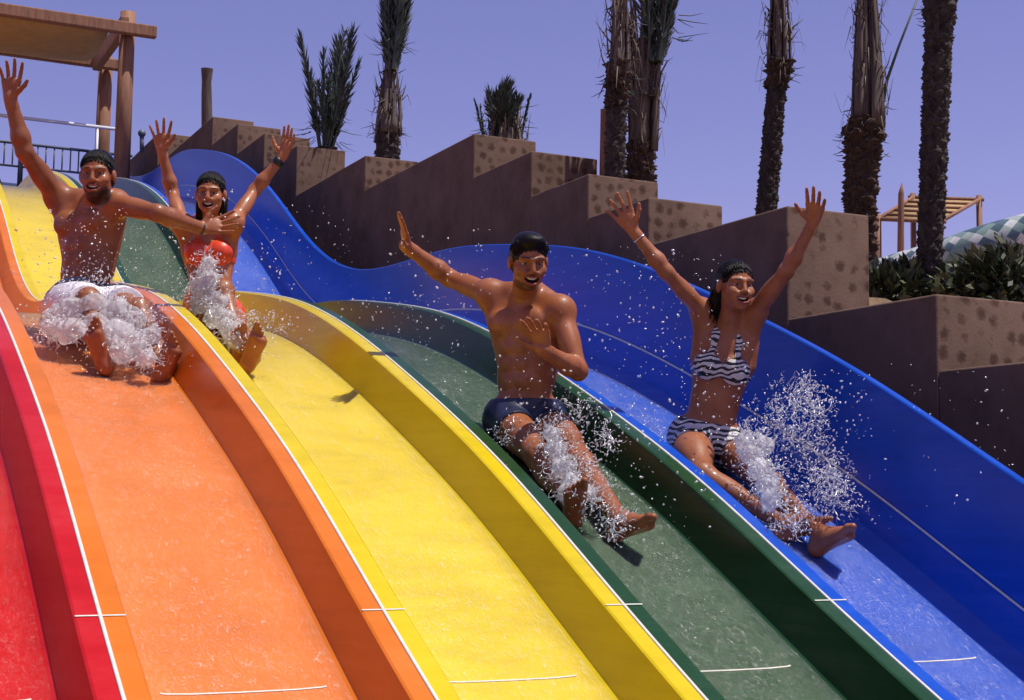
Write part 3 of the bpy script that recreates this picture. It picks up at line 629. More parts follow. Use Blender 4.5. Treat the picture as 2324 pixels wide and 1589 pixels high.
def make_person(sp):
    S = sp.get('S', 1.18); fem = sp.get('fem', False); g = .80 if fem else 1.0          # limb girth
    bulk = sp.get('bulk', 1.0); prims = []; paint = []
    add = lambda p, k=.02, op='u': prims.append((p, k*S, op))
    Lt = (.50 if fem else .53)*S
    pel = np.asarray(sp['pelvis'], float)
    neck = solve(pel, sp['neck'], Lt, sp.get('neck_near', False)); U = nrm(neck-pel)
    shw = (.160 if fem else .190)*S
    shR = solve(neck-U*.035*S, sp['shR'], shw, sp.get('shR_near', False)); shL = solve(neck-U*.035*S, sp['shL'], shw, sp.get('shL_near', True))
    X = nrm(shL-shR); X = nrm(X-U*(X@U)); F = np.cross(X, U); B3 = np.array([X, F, U])
    PX_ = nrm(np.asarray(sp.get('pelx', X))); PX_ = nrm(PX_-U*(PX_@U)); PF = np.cross(PX_, U); BP = np.array([PX_, PF, U])
    def T(x, f, t): return pel+U*(t*Lt)+(X*x+F*f)*S
    def TP(x, f, t): return pel+U*(t*Lt)+(PX_*x+PF*f)*S
    torso = []
    ta = lambda p, k=.04: torso.append((p, k*S))
    if fem:
        ta(ell(TP(0, 0, .02), BP, np.array([.158, .108, .105])*S)); ta(ell(T(0, .0, .32), B3, np.array([.112, .085, .15])*S), .05); ta(ell(T(0, -.01, .66), B3, np.array([.132, .092, .165])*S), .05)
        ta(ell(T(0, -.015, .88), B3, np.array([.115, .072, .075])*S))
    else:
        ta(ell(TP(0, 0, .02), BP, np.array([.155, .110, .105])*S)); ta(ell(T(0, .0, .32), B3, np.array([.135, .094, .15])*S*[bulk, bulk, 1]), .05); ta(ell(T(0, -.01, .66), B3, np.array([.156, .105, .175])*S), .05)
        ta(ell(T(0, -.015, .87), B3, np.array([.145, .082, .085])*S))
        for s in (-1, 1):
            ta(ell(T(.072*s, .068, .77), B3, np.array([.078, .042, .060])*S), .02); ta(cone(T(.10*s, -.03, .35), T(.135*s, -.02, .82), .035*S, .058*S), .04)
            for q in (.28, .42, .56): ta(ell(T(.033*s, .078, q), B3, np.array([.032, .022, .036])*S), .012)
    for s in (-1, 1): ta(ell(TP(.075*s, -.035, -.03), BP, np.array([.088, .09, .095])*S), .04)
    for p, k in torso: prims.append((p, k, 'u'))
    shoulders = {-1: shR, 1: shL}
    for s, sh in shoulders.items():
        add(cone(T(.03*s, -.025, 1.05), sh-U*.0*S, .048*S*(.85 if fem else 1), .050*S*g), .045)
        add(ell(sh, B3, np.array([.058, .062, .064])*S*g), .035)
        add(cone(T(.10*s, .0, .72), sh, .05*S*g, .05*S*g), .05)
    breasts = []
    if fem:
        for s in (-1, 1):
            c = T(.064*s, .074, .660); breasts.append(c); p = (ell(c, B3, np.array([.056, .046, .054])*S), .034*S); torso.append(p); prims.append((*p, 'u'))
    # head
    hc = solve(neck, sp['head'], .205*S, sp.get('head_near', True)); HF = nrm(sp['face']); HU = nrm(sp.get('hup', U)); HU = nrm(HU-HF*(HU@HF)); HX = np.cross(HU, HF); HX = -HX if HX@CR < 0 else HX
    HB = np.array([HX, HF, HU]); hs = S*(.95 if fem else 1.0)
    def H(x, f, u): return hc+(HX*x+HF*f+HU*u)*hs
    e_ = lambda x, f, u, rx, rf, ru: ell(H(x, f, u), HB, np.array([rx, rf, ru])*hs)
    add(cone(neck-U*.03*S, H(0, -.028, -.075), .058*S*(.80 if fem else 1.02), .055*S*(.80 if fem else 1)), .03)
    add(e_(0, -.012, .030, .076, .096, .088), .02); add(e_(0, .022, -.050, .062, .066, .062), .03); add(e_(0, .074, -.098, .024, .018, .016), .025)
    for s in (-1, 1):
        add(e_(.044*s, .056, -.020, .021, .022, .020), .022); add(cone(H(.012*s, .087, .024), H(.050*s, .071, .025), .0090*hs, .008*hs), .012)
        add(e_(.033*s, .086, .003, .0185, .0175, .0125), .008, 's'); add(e_(.079*s, -.008, -.006, .010, .020, .030), .008)
        add(e_(.032*s, .0695, .0110, .0150, .0108, .0078), .006); add(e_(.032*s, .0680, -.0080, .0150, .0105, .0070), .006)
        add(cone(H(.028*s, .086, -.040), H(.036*s, .070, -.072), .010*hs, .010*hs), .014)
        add(e_(.0120*s, .095, -.032, .009, .010, .0075), .008)
        paint.append((H(.032*s, .088, .0285), HB, np.array([.022, .02, .0055])*hs, sp.get('browc', (.02, .012, .01)), .8))
        paint.append((H(.032*s, .080, .0042), HB, np.array([.014, .012, .0034])*hs, (.03, .014, .010), .9))
    add(cone(H(0, .086, .018), H(0, .104, -.027), .0085*hs, .0118*hs), .012)
    mw, mo = sp.get('mouth', (.026, .012)); sm_ = sp.get('smile', .015)
    add(e_(0, .078, -.068, .036, .022, .024), .014)
    for q in np.linspace(-1, 1, 7)[:-1]:
        q2 = q+1/3
        for zz, rr in ((mo, .0060), (-mo*1.15, .0072)):
            f0, f1 = .099-.020*q*q, .099-.020*q2*q2
            add(cone(H(mw*q, f0, -.067+zz*(1-q*q)+sm_*q*q), H(mw*q2, f1, -.067+zz*(1-q2*q2)+sm_*q2*q2), rr*hs, rr*hs), .005)
    add(e_(0, .098, -.066, mw*.80, .024, mo*.85), .004, 's')
    for s in (-1, 1): add(e_(mw*.62*s, .094, -.067+sm_*.55, mw*.33, .024, mo*.55), .004, 's'); add(e_(.043*s, .066, -.031, .018, .018, .014), .022)
    paint.append((H(0, .098, -.066), HB, np.array([mw*1.14, .035, mo+.0095])*hs, sp.get('lipc', (.30, .075, .055)), 1))
    paint.append((H(0, .076, -.067), HB, np.array([mw*1.0, .018, mo*1.02])*hs, (.03, .006, .006), 1))
    if sp.get('beard_shade'):
        bc, b0 = sp['beard_shade']; paint.insert(0, (H(0, .03, -.095), HB, np.array([.074, .09, b0])*hs, bc, .9)); paint.insert(1, (H(0, .092, -.050), HB, np.array([.030, .03, .0075])*hs, bc, .8))
    # arms and hands
    def hand(wr, elbow, fd, pn, thumb_dir, spread, curl, fist=False):
        fd = nrm(fd); pn = nrm(np.asarray(pn)-fd*(np.asarray(pn)@fd)); tv = np.cross(fd, pn); tv = tv if tv@np.asarray(thumb_dir) > 0 else -tv
        k = S*(.92 if fem else 1.0); kn = []
        for i, (o, l) in enumerate([(.031, .088), (.0105, .093), (-.010, .088), (-.029, .078)]):
            b = wr+tv*o*.45*k+fd*.012*k; e = wr+tv*o*k*(1+.22*spread)+fd*l*k-pn*.004*k; add(cone(b, e, .0135*k, .0118*k), .012); kn.append(e)
        add(ell(wr+fd*.052*k, np.array([tv, pn, fd]), np.array([.037, .0155, .046])*k), .012)
        Ls = [(.041, .025, .021), (.046, .029, .022), (.042, .026, .021), (.033, .020, .019)]
        for i in range(4):
            ang = (.20, .06, -.07, -.24)[i]*spread; d = nrm(fd+tv*ang); p = kn[i]; cu = curl[i] if hasattr(curl, '__len__') else curl
            for j in range(3):
                a_ = cu*(.6, 1.0, .7)[j]; d = nrm(d*math.cos(a_)+nrm(pn-d*(pn@d))*math.sin(a_)); q = p+d*Ls[i][j]*k
                r0, r1 = [(.0100, .0090), (.0090, .0082), (.0082, .0068)][j]; add(cone(p, q, r0*k*(.9 if i == 3 else 1), r1*k*(.9 if i == 3 else 1)), .0035); p = q
        b = wr+tv*.016*k+fd*.018*k+pn*.006*k; d = nrm(tv*.75+fd*.62+pn*.30); m_ = b+d*.046*k; add(cone(b, m_, .0165*k, .0130*k), .012)
        d = nrm(tv*.72+fd*.72+pn*.15); q = m_+d*.034*k; add(cone(m_, q, .0118*k, .0105*k), .005); d = nrm(tv*.50+fd*.9+pn*.10); add(cone(q, q+d*.028*k, .0105*k, .0078*k), .005)
        paint.append((wr+fd*.075*k+pn*.02*k, np.array([tv, pn, fd]), np.array([.065, .028, .13])*k, tuple(np.array(sp['skin'])*np.array([1.22, 1.2, 1.15])), .6))
    wrists = {}
    for key, s in (('R', -1), ('L', 1)):
        a = sp['arm'+key]; sh = shoulders[s]; ua, fa = (.275 if fem else .295)*S*a.get('ls', 1), (.235 if fem else .255)*S*a.get('ls', 1)
        el = solve(sh, a['elbow'], ua, a.get('en', True)); wr = solve(el, a['wrist'], fa, a.get('wn', True)); wrists[key] = (wr, nrm(wr-el))
        d1, d2 = nrm(el-sh), nrm(wr-el); bn = nrm(np.cross(d1, d2)+1e-4*U); inn = nrm(np.cross(bn, d1)); inn = inn if inn@(wr-sh) > 0 else -inn
        add(cone(sh, el, .050*S*g, .039*S*g), .03); add(ell(sh+(el-sh)*.50+inn*.012*S, np.array([inn, bn, d1]), np.array([.036, .040, .095])*S*g), .025); add(ell(sh+(el-sh)*.42-inn*.018*S, np.array([inn, bn, d1]), np.array([.034, .036, .09])*S*g), .025)
        add(cone(el, el+(wr-el)*.28, .038*S*g, .0425*S*g), .025); add(cone(el+(wr-el)*.28, wr, .0425*S*g, .0265*S*g), .025); add(cone(wr-d2*.03*S, wr+d2*.02*S, .026*S*g, .026*S*g), .02)
        fd = solve(wr, a['tips'], .185*S, a.get('tn', True))-wr
        hand(wr, el, fd, a['palm'], a['thumb'], a.get('spread', 1), a.get('curl', .12))
    # legs
    legs = {}
    for key, s in (('R', -1), ('L', 1)):
        l = sp['leg'+key]; hip = TP(.088*s, .01, -.03); an = np.asarray(l['ankle']); l1, l2 = .43*S*.99, .43*S*.99
        kn = ik(hip, an, l1, l2, l.get('pole', np.array([0, 0, 1.]))); d1, d2 = nrm(kn-hip), nrm(an-kn); fw = nrm(U*.3+np.asarray(l.get('pole', np.array([0, 0, 1.])))); bk = nrm(-fw+d2*(fw@d2)); legs[s] = (hip, kn, an, bk)
        gl = .90 if fem else 1.0
        add(cone(hip, kn, .088*S*gl, .053*S*gl), .035); add(ell(hip+(kn-hip)*.42-bk*.012*S, np.array([np.cross(d1, bk), bk-d1*(bk@d1), d1]), np.array([.072, .07, .17])*S*gl), .03)
        add(ell(kn-bk*.012*S, np.eye(3), np.array([.048]*3)*S*gl), .02); add(cone(kn, an, .050*S*gl, .034*S*gl), .03); add(ell(kn+(an-kn)*.30+bk*.022*S, np.array([np.cross(d2, bk), bk, d2]), np.array([.047, .045, .12])*S*gl), .03)
        t = nrm(l['toe']); sn = nrm(np.asarray(l.get('sole', d2))); sn = nrm(sn-t*(sn@t)); q = np.cross(t, sn); q = q if (q@PX_)*s < 0 else -q   # q: towards the big toe
        heel = an+sn*.038*S-t*.028*S; add(ell(heel, np.array([t, sn, q]), np.array([.040, .030, .030])*S), .02); add(cone(an, heel, .034*S, .030*S), .02)
        for o, r_ in ((.020, .026), (-.018, .023)): add(cone(heel+q*o*.3*S, heel+t*.145*S+q*o*1.2*S+sn*.004*S, .028*S, r_*S*.92), .02)
        add(cone(an+t*.01*S, heel+t*.13*S-sn*.012*S, .034*S, .022*S), .03)
        for i, (o, ll) in enumerate([(.034, .052), (.014, .050), (-.003, .044), (-.019, .038), (-.033, .030)]):
            b = heel+t*(.158-.010*i)*S+q*o*S; r_ = (.0145, .0105, .010, .0095, .009)[i]*S; m_ = b+t*ll*.55*S-sn*.006*S; add(cone(b, m_, r_, r_), .006); add(cone(m_, b+t*ll*S+sn*.0*S, r_, r_*.9), .004)
        paint.append((heel+t*.07*S+sn*.035*S, np.array([t, sn, q]), np.array([.16, .026, .065])*S, tuple(np.array(sp['skin'])*np.array([1.2, 1.0, .95])), .6))
    # polygonise
    los = np.array([p[0][0] for p in prims]).min(0)-.03; his = np.array([p[0][1] for p in prims]).max(0)+.03
    G = SDF(los, his, HVOX)
    for p, k, op in prims: G.apply(p, op, k)
    V, Fc = G.mesh()
    o = mesh_obj('person', V, Fc, M_skin, None, True, tuple(pel)); tag(o, sp['label'], 'person', 'riders sliding down the lanes with raised arms')
    col = np.tile(np.array(sp['skin'], float), (len(V), 1))
    nc = noise_field(V*6.0)[:, None]; col *= 1+.16*nc
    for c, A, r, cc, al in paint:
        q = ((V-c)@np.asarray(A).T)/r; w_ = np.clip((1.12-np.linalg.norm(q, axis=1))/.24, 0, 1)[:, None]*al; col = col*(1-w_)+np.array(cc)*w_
    ca = o.data.color_attributes.new('Col', 'FLOAT_COLOR', 'POINT'); ca.data.foreach_set('color', np.c_[col, np.ones(len(V))].astype(f32).ravel())
    # garments: the body surface pushed out a little and cut to a region
    def garment(name, plist, off, region, mat, h=.005):
        lo = np.array([p[0][0] for p in plist]).min(0)-.03; hi = np.array([p[0][1] for p in plist]).max(0)+.03; Gd = SDF(lo, hi, h)
        for p, k in plist: Gd.apply(p, 'u', k, off)
        x, y, z = [(Gd.lo[i]+h*np.arange(Gd.n[i])).astype(f32) for i in range(3)]
        Gd.d = np.maximum(Gd.d, region(x[:, None, None], y[None, :, None], z[None, None, :]).astype(f32)); v, fc = Gd.mesh(); return mesh_obj(name, v, fc, mat, o)
    pl = lambda n_, c: (lambda x, y, z: (x-c[0])*n_[0]+(y-c[1])*n_[1]+(z-c[2])*n_[2])
    th = nrm(sum(nrm(legs[s][1]-legs[s][0]) for s in (-1, 1)))
    lower = [(p, k) for p, k in torso]+[(cone(legs[s][0], legs[s][1], .088*S*(.90 if fem else 1), .053*S), .035*S) for s in (-1, 1)]+[(ell(l_[0]+(l_[1]-l_[0])*.42-l_[3]*.012*S, np.array([np.cross(nrm(l_[1]-l_[0]), l_[3]), l_[3]-nrm(l_[1]-l_[0])*(l_[3]@nrm(l_[1]-l_[0])), nrm(l_[1]-l_[0])]), np.array([.072, .07, .17])*S*(.90 if fem else 1)), .03*S) for l_ in legs.values()]
    wa = pl(U, pel+U*sp.get('waist', .085)*S); tl = pl(th, pel+th*sp.get('short', .17)*S)
    garment('swim_bottom' if fem else 'swim_trunks', lower, sp.get('puff', .006 if fem else .009)*S, lambda x, y, z: np.maximum(wa(x, y, z), tl(x, y, z)), sp['cloth'])
    if sp.get('waistband'):
        garment('waistband', lower, (sp['puff']+.003)*S, lambda x, y, z: np.maximum(wa(x, y, z)-.004*S, -wa(x, y, z)-.045*S), M_navy)
    if fem:
        cov = sp.get('cover', 1.0)
        def reg(x, y, z):
            d = 1e3
            for c, s in zip(breasts, (-1, 1)):
                d = np.minimum(d, ell(c+F*.02*S-U*.008*S, B3, np.array([.066*cov, .07, .060*cov])*S)[2](x, y, z)); d = np.minimum(d, np.minimum(cone(c+U*.03*S+F*.03*S, T(.055*s, .062, .88), .016*S, .016*S)[2](x, y, z), cone(T(.055*s, .062, .88), T(.058*s, .02, 1.06), .017*S, .030*S)[2](x, y, z)))
            b = np.abs((x-T(0, 0, .60)[0])*U[0]+(y-T(0, 0, .60)[1])*U[1]+(z-T(0, 0, .60)[2])*U[2])-.014*S
            return np.minimum(d, b)
        up = torso+[(cone(T(.03*s, -.025, 1.05), shoulders[s], .048*S*.85, .05*S*g), .045*S) for s in (-1, 1)]
        garment('bikini_top', up, .006*S, reg, sp['cloth'])
    # hair
    hp = sp['hair']; Gh = SDF(hc-.30*S, hc+.30*S, .0045)
    Gh.apply(e_(0, -.014, .0315, .0775, .0980, .0895), 'u', .01)
    Gh.apply(e_(0, -.05, -.005, .076, .062, .075), 'u', .03)
    for (x, f, u, rx, rf, ru) in hp.get('add', []): Gh.apply(e_(x, f, u, rx, rf, ru), 'u', .02)
    Gh.apply(e_(0, .095, hp.get('line', -.028), hp.get('fw', .073), .085, .098), 's', .012)
    for s in (-1, 1): Gh.apply(e_(.085*s, .02, -.06, .035, .05, .055), 's', .01)
    Gh.apply(e_(0, .04, -.13, .12, .09, .075), 's', .02)
    for (a, b, ra, rb) in hp.get('locks', []): Gh.apply(cone(H(*a), H(*b), ra*hs, rb*hs), 'u', .02)
    v, fc = Gh.mesh(); v = v+noise_field(v*40.)[:, None]*.0014; rg = np.random.default_rng(5); hb = MB(); hb.v = [tuple(q) for q in v]; hb.f = [tuple(q) for q in fc]
    for k in range(hp.get('n', 900)):                      # combed back wet strands
        xx = rg.uniform(-1, 1); a0 = .42+1.0*rg.random()**1.4-.45*xx*xx; a1 = a0+rg.uniform(.4, 1.3); lift = rg.uniform(.985, 1.006); pts = []; wob = rg.normal()*.10
        for t in np.linspace(0, 1, 7):
            a_ = a0+(a1-a0)*t; x_ = math.sin(xx*1.25+wob*t); c_ = math.sqrt(max(0, 1-x_*x_*.98)); l_ = lift+.012*math.sin(math.pi*t)*rg.random()**3+hp.get('quiff', 0)*math.exp(-((a_-.9)/.35)**2)
            pts.append(H(x_*.081*l_, -.016+math.cos(a_)*c_*.101*l_, .034+math.sin(a_)*c_*.091*l_))
        if k % 5 == 0:                                     # short hairs breaking the hairline
            a_ = rg.uniform(.20, .42)-.5*xx*xx; x_ = math.sin(xx*1.2); c_ = math.sqrt(max(0, 1-x_*x_*.98)); hb.tube([H(x_*.0775*l_, -.014+math.cos(a_+q)*c_*.0985*l_, .031+math.sin(a_+q)*c_*.0895*l_) for q, l_ in ((0, .985), (.12, 1.0), (.3, 1.006))], [.0006*S, .0013*S, .0013*S], 5, True)
        hb.tube(pts, [.0003*S, .0008*S, .0012*S, .0013*S, .0012*S, .0009*S, .0004*S], 5, True)
    for (a, b, ra, rb) in hp.get('locks', []):
        for k in range(40):
            d_ = nrm(rg.normal(size=3))*ra*.95; hb.tube([H(*(np.array(a)+d_)), H(*((np.array(a)+np.array(b))/2+d_*1.0+rg.normal(size=3)*.004)), H(*(np.array(b)+d_*.8+np.array([0, 0, -.03*rg.random()])))], [.003*S, .003*S, .001*S], 5)
    hb.build('hair', M_hair, o, True)
    # eyes and teeth
    for s in (-1, 1):
        bm = bmesh.new(); bmesh.ops.create_uvsphere(bm, u_segments=20, v_segments=14, radius=.0122*hs); c = H(.032*s, .0665, .0022)
        vv = np.array([list(q.co) for q in bm.verts]); ff = [[q.index for q in f.verts] for f in bm.faces]; bm.free(); eo = mesh_obj('eye', vv+c, ff, M_eye, o)
        cc = np.where((vv@HF > .0102*hs)[:, None], np.array([.02, .01, .006]), np.array([.42, .37, .34])); ca = eo.data.color_attributes.new('Col', 'FLOAT_COLOR', 'POINT'); ca.data.foreach_set('color', np.c_[cc, np.ones(len(vv))].astype(f32).ravel())
    tb = MB(); n_ = 11
    for i in range(n_):
        q = -1+2*i/(n_-1); x = mw*.82*q; f = .089-.017*q*q; u1 = -.067+mo*.95*(1-q*q)+sm_*q*q; u0 = u1-mo*sp.get('tooth', .85)*(1-.55*q*q)
        tb.v += [tuple(H(x, f, u1)), tuple(H(x, f+.002, (u0+u1)/2)), tuple(H(x, f, u0)), tuple(H(x, f-.006, u0)), tuple(H(x, f-.006, u1))]
    for i in range(n_-1):
        for k in range(5): a_ = i*5+k; b_ = i*5+(k+1) % 5; tb.f.append((a_, b_, b_+5, a_+5))
    tb.build('teeth', M_teeth, o, True)
    def band(name, key, back, r, w_, mat):
        wr, d = wrists[key]; c = wr-d*back*S; side = nrm(np.cross(d, CF)); mb = MB(); prof_ = [(r, -w_), (r+.005, -w_*.8), (r+.006, 0), (r+.005, w_*.8), (r, w_)]
        mb.tube([c+d*z for _, z in prof_], [q*S for q, _ in prof_], 24, False); return mb.build(name, mat, o, True)
    for b in sp.get('bands', []): band(*b)
    return dict(obj=o, legs=legs, pel=pel, U=U, hc=hc, neck=neck, shR=shR, shL=shL)
def noise_field(p):
    p = np.asarray(p); r = 0
    for k, (a, b, c) in enumerate([(1, .7, -.4), (-.6, 1.1, .5), (.3, -.8, 1.2), (1.7, .4, 1.1), (-1.2, 1.9, -.7)]): r = r+np.sin(p[:, 0]*a+p[:, 1]*b+p[:, 2]*c+k*1.7+.8*np.sin(p[:, 1]*c+p[:, 2]*a+k))
    return r/5

def seat(x, y, h=.13): return np.array([x, y, floor_z(y)+h])
C_ = -CF
PEOPLE = []
# orange lane
fR, fL = on_floor(232, 815, .085), on_floor(372, 838, .07)
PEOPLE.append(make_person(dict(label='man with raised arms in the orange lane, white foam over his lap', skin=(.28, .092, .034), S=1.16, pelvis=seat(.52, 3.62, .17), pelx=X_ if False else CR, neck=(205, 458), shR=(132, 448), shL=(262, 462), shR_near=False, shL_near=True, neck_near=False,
    head=(221, 398), face=C_+CR*.03-CU_*.02, hup=CU_, browc=(.015, .009, .008), mouth=(.034, .011), beard_shade=((.012, .007, .006), .058),  # black beard patch, carried down the neck to paint the shade under the chin
    armR=dict(elbow=(56, 345), wrist=(20, 212), tips=(27, 112), en=True, wn=False, palm=C_, thumb=CR, spread=1.0, curl=[.10, .12, .16, .2]),
    armL=dict(elbow=(358, 484), wrist=(456, 518), tips=(552, 500), en=True, wn=False, tn=False, palm=C_+CU_*.5, thumb=CU_, spread=1.1, curl=.10),
    legR=dict(ankle=fR+CF*.05, toe=CU_*.95-CR*.30+C_*.20, sole=C_), legL=dict(ankle=fL+CF*.05, toe=CU_*.85+CR*.45+C_*.35, sole=C_),
    cloth=M_white, puff=.022, short=.34, waist=.10, waistband=True, hair=dict(line=-.022, fw=.070), bands=[('wristband', 'L', .0, .027, .012, M_black)])))
# yellow lane
fR, fL = on_floor(548, 800, .07), on_floor(572, 812, .10)
PEOPLE.append(make_person(dict(label='girl in red bikini in the yellow lane with both arms up and a black wristband', fem=True, skin=(.37, .125, .048), S=1.13, pelvis=seat(1.30, 3.85, .14), pelx=CR, neck=(474, 512), shR=(412, 508), shL=(530, 506), shR_near=True, shL_near=True, neck_near=False,
    head=(478, 440), face=C_+CR*.04-CU_*.04, hup=CU_+CR*.04, mouth=(.032, .015),
    armR=dict(elbow=(392, 440), wrist=(364, 330), tips=(362, 240), en=False, wn=False, palm=C_, thumb=CR, spread=1.5, curl=.05),
    armL=dict(elbow=(578, 432), wrist=(648, 348), tips=(668, 264), en=False, wn=False, palm=C_-CR*.45, thumb=-CR, spread=.45, curl=.10),
    legR=dict(ankle=fR, toe=CU_*.8+C_*.5, sole=C_), legL=dict(ankle=fL, toe=CU_*.8+CR*.40+C_*.30, sole=C_),
    cloth=M_redc, cover=1.18, hair=dict(line=-.026, fw=.071, add=[(0, -.03, .06, .066, .075, .066)], locks=[((.058, -.06, -.03), (.062, -.055, -.15), .03, .022), ((-.058, -.06, -.03), (-.060, -.055, -.15), .03, .022)]),
    bands=[('wristband', 'L', .035, .026, .022, M_black)])))
# green lane
fR, fL = on_floor(1302, 1150, .07), on_floor(1408, 1182, .10)
PEOPLE.append(make_person(dict(label='dark haired laughing man in navy trunks in the green lane, one arm out', skin=(.31, .102, .036), S=1.17, pelvis=seat(2.45, 1.95, .14), pelx=CR+CF*.15, neck=(1192, 672), shR=(1112, 668), shL=(1272, 706), shR_near=False, shL_near=True, neck_near=False,
    head=(1199, 594), face=C_+CR*.22-CU_*.22, hup=CU_+CR*.05+C_*.15, browc=(.010, .007, .006), mouth=(.035, .0135), beard_shade=((.10, .036, .022), .030),
    armR=dict(elbow=(1020, 632), wrist=(926, 562), tips=(905, 482), en=False, wn=True, palm=-CR*.9+C_*.35, thumb=C_, spread=.35, curl=.05),
    armL=dict(elbow=(1312, 842), wrist=(1236, 796), tips=(1206, 706), en=True, wn=True, palm=C_*.95-CR*.25, thumb=-CR, spread=.8, curl=[.30, .38, .45, .5]),
    legR=dict(ankle=fR, toe=CU_*.7+C_*.6, sole=C_*.8-CU_*.4), legL=dict(ankle=fL, toe=CR*.72+CU_*.32+C_*.62, sole=C_*.5-CU_*.8+CR*.2),
    cloth=M_navy, short=.15, waist=.075, hair=dict(line=-.040, fw=.064, quiff=.12, add=[(.01, .045, .098, .046, .040, .026), (0, .0, .085, .07, .08, .045)]))))
# blue lane
fR, fL = on_floor(1782, 1192, .05), on_floor(1862, 1216, .10)
PEOPLE.append(make_person(dict(label='woman in zebra print bikini in the blue lane with both arms up', fem=True, skin=(.34, .120, .048), S=1.17, pelvis=seat(3.40, 1.72, .14), pelx=CR+CF*.05, neck=(1660, 728), shR=(1592, 704), shL=(1722, 700), shR_near=True, shL_near=True, neck_near=False,
    head=(1668, 650), face=C_+CR*.34+CU_*.02, hup=CU_+CR*.08, mouth=(.033, .012), tooth=.9,
    armR=dict(elbow=(1512, 618), wrist=(1428, 512), tips=(1385, 432), en=True, wn=False, palm=C_-CR*.2, thumb=CR, spread=1.5, curl=.08),
    armL=dict(elbow=(1785, 615), wrist=(1848, 502), tips=(1856, 418), en=True, wn=False, palm=C_-CR*.35, thumb=-CR, spread=.7, curl=[.10, .12, .2, .3]),
    legR=dict(ankle=fR, pole=CU_*.30-CR*1.0+C_*.3, toe=CR*.6+CU_*.35+C_*.4, sole=C_*.4-CU_*.8), legL=dict(ankle=fL, toe=CR*.62+CU_*.45+C_*.64, sole=C_*.5-CU_*.8+CR*.2),
    cloth=M_zebra, short=.135, waist=.080, hair=dict(line=-.024, fw=.071, add=[(0, -.03, .055, .068, .08, .068)], locks=[((-.045, -.065, -.01), (-.062, -.085, -.12), .034, .018), ((-.02, -.085, -.02), (-.045, -.10, -.16), .036, .018)]),
    bands=[('bracelet', 'R', .045, .0255, .003, M_silver)])))
for p_ in PEOPLE: print('SH', [tuple(round(float(q)) for q in pix(p_[k])[:2]) for k in ('pel', 'neck', 'hc', 'shR', 'shL')], [round(float(np.linalg.norm(p_['legs'][s][0]-p_['legs'][s][2])), 2) for s in (-1, 1)])
# ------------------------------------------------------------------ splashes: foam, filaments and drops
def foam_mat():
    m, nt, bs, out = new_mat('white_water'); n = noise(nt, coords(nt), 26, 5, .7)
    df = nd(nt, 'ShaderNodeBsdfDiffuse'); df.inputs[0].default_value = (.90, .89, .90, 1); tl = nd(nt, 'ShaderNodeBsdfTranslucent'); tl.inputs[0].default_value = (.80, .79, .82, 1)
    a = nd(nt, 'ShaderNodeMixShader'); a.inputs[0].default_value = .6; ln(nt, df.outputs[0], a.inputs[1]); ln(nt, tl.outputs[0], a.inputs[2])
    tr = nd(nt, 'ShaderNodeBsdfTransparent'); b = nd(nt, 'ShaderNodeMixShader'); r = ramp(nt, n.outputs[0], [(.36, (.35,)*3), (.58, (.90,)*3)]); ln(nt, r.outputs[0], b.inputs[0]); ln(nt, tr.outputs[0], b.inputs[1]); ln(nt, a.outputs[0], b.inputs[2])
    gl = nd(nt, 'ShaderNodeBsdfGlossy', i_Roughness=.2); fr = nd(nt, 'ShaderNodeFresnel', i_IOR=1.12); c = nd(nt, 'ShaderNodeMixShader'); ln(nt, fr.outputs[0], c.inputs[0]); ln(nt, b.outputs[0], c.inputs[1]); ln(nt, gl.outputs[0], c.inputs[2]); ln(nt, c.outputs[0], out.inputs['Surface']); return m
def drop_mat():
    m, nt, bs, out = new_mat('water_drops')
    df = nd(nt, 'ShaderNodeBsdfDiffuse'); df.inputs[0].default_value = (.85, .86, .88, 1); tr = nd(nt, 'ShaderNodeBsdfTransparent'); gl = nd(nt, 'ShaderNodeBsdfGlossy', i_Roughness=.18)
    a = nd(nt, 'ShaderNodeMixShader'); a.inputs[0].default_value = .50; ln(nt, tr.outputs[0], a.inputs[1]); ln(nt, df.outputs[0], a.inputs[2])
    b = nd(nt, 'ShaderNodeMixShader'); b.inputs[0].default_value = .22; ln(nt, a.outputs[0], b.inputs[1]); ln(nt, gl.outputs[0], b.inputs[2]); ln(nt, b.outputs[0], out.inputs['Surface']); return m
M_foam, M_drop = foam_mat(), drop_mat()
sc.cycles.transparent_max_bounces = 24
_ico = bmesh.new(); bmesh.ops.create_icosphere(_ico, subdivisions=1, radius=1); ICO_V = np.array([list(v.co) for v in _ico.verts]); ICO_F = [[v.index for v in f.verts] for f in _ico.faces]; _ico.free()
def drop(mb, p, r, stretch=None):
    v = ICO_V*r
    if stretch is not None: v = v+np.outer(ICO_V@nrm(stretch), stretch)
    mb.add(v+p, ICO_F)
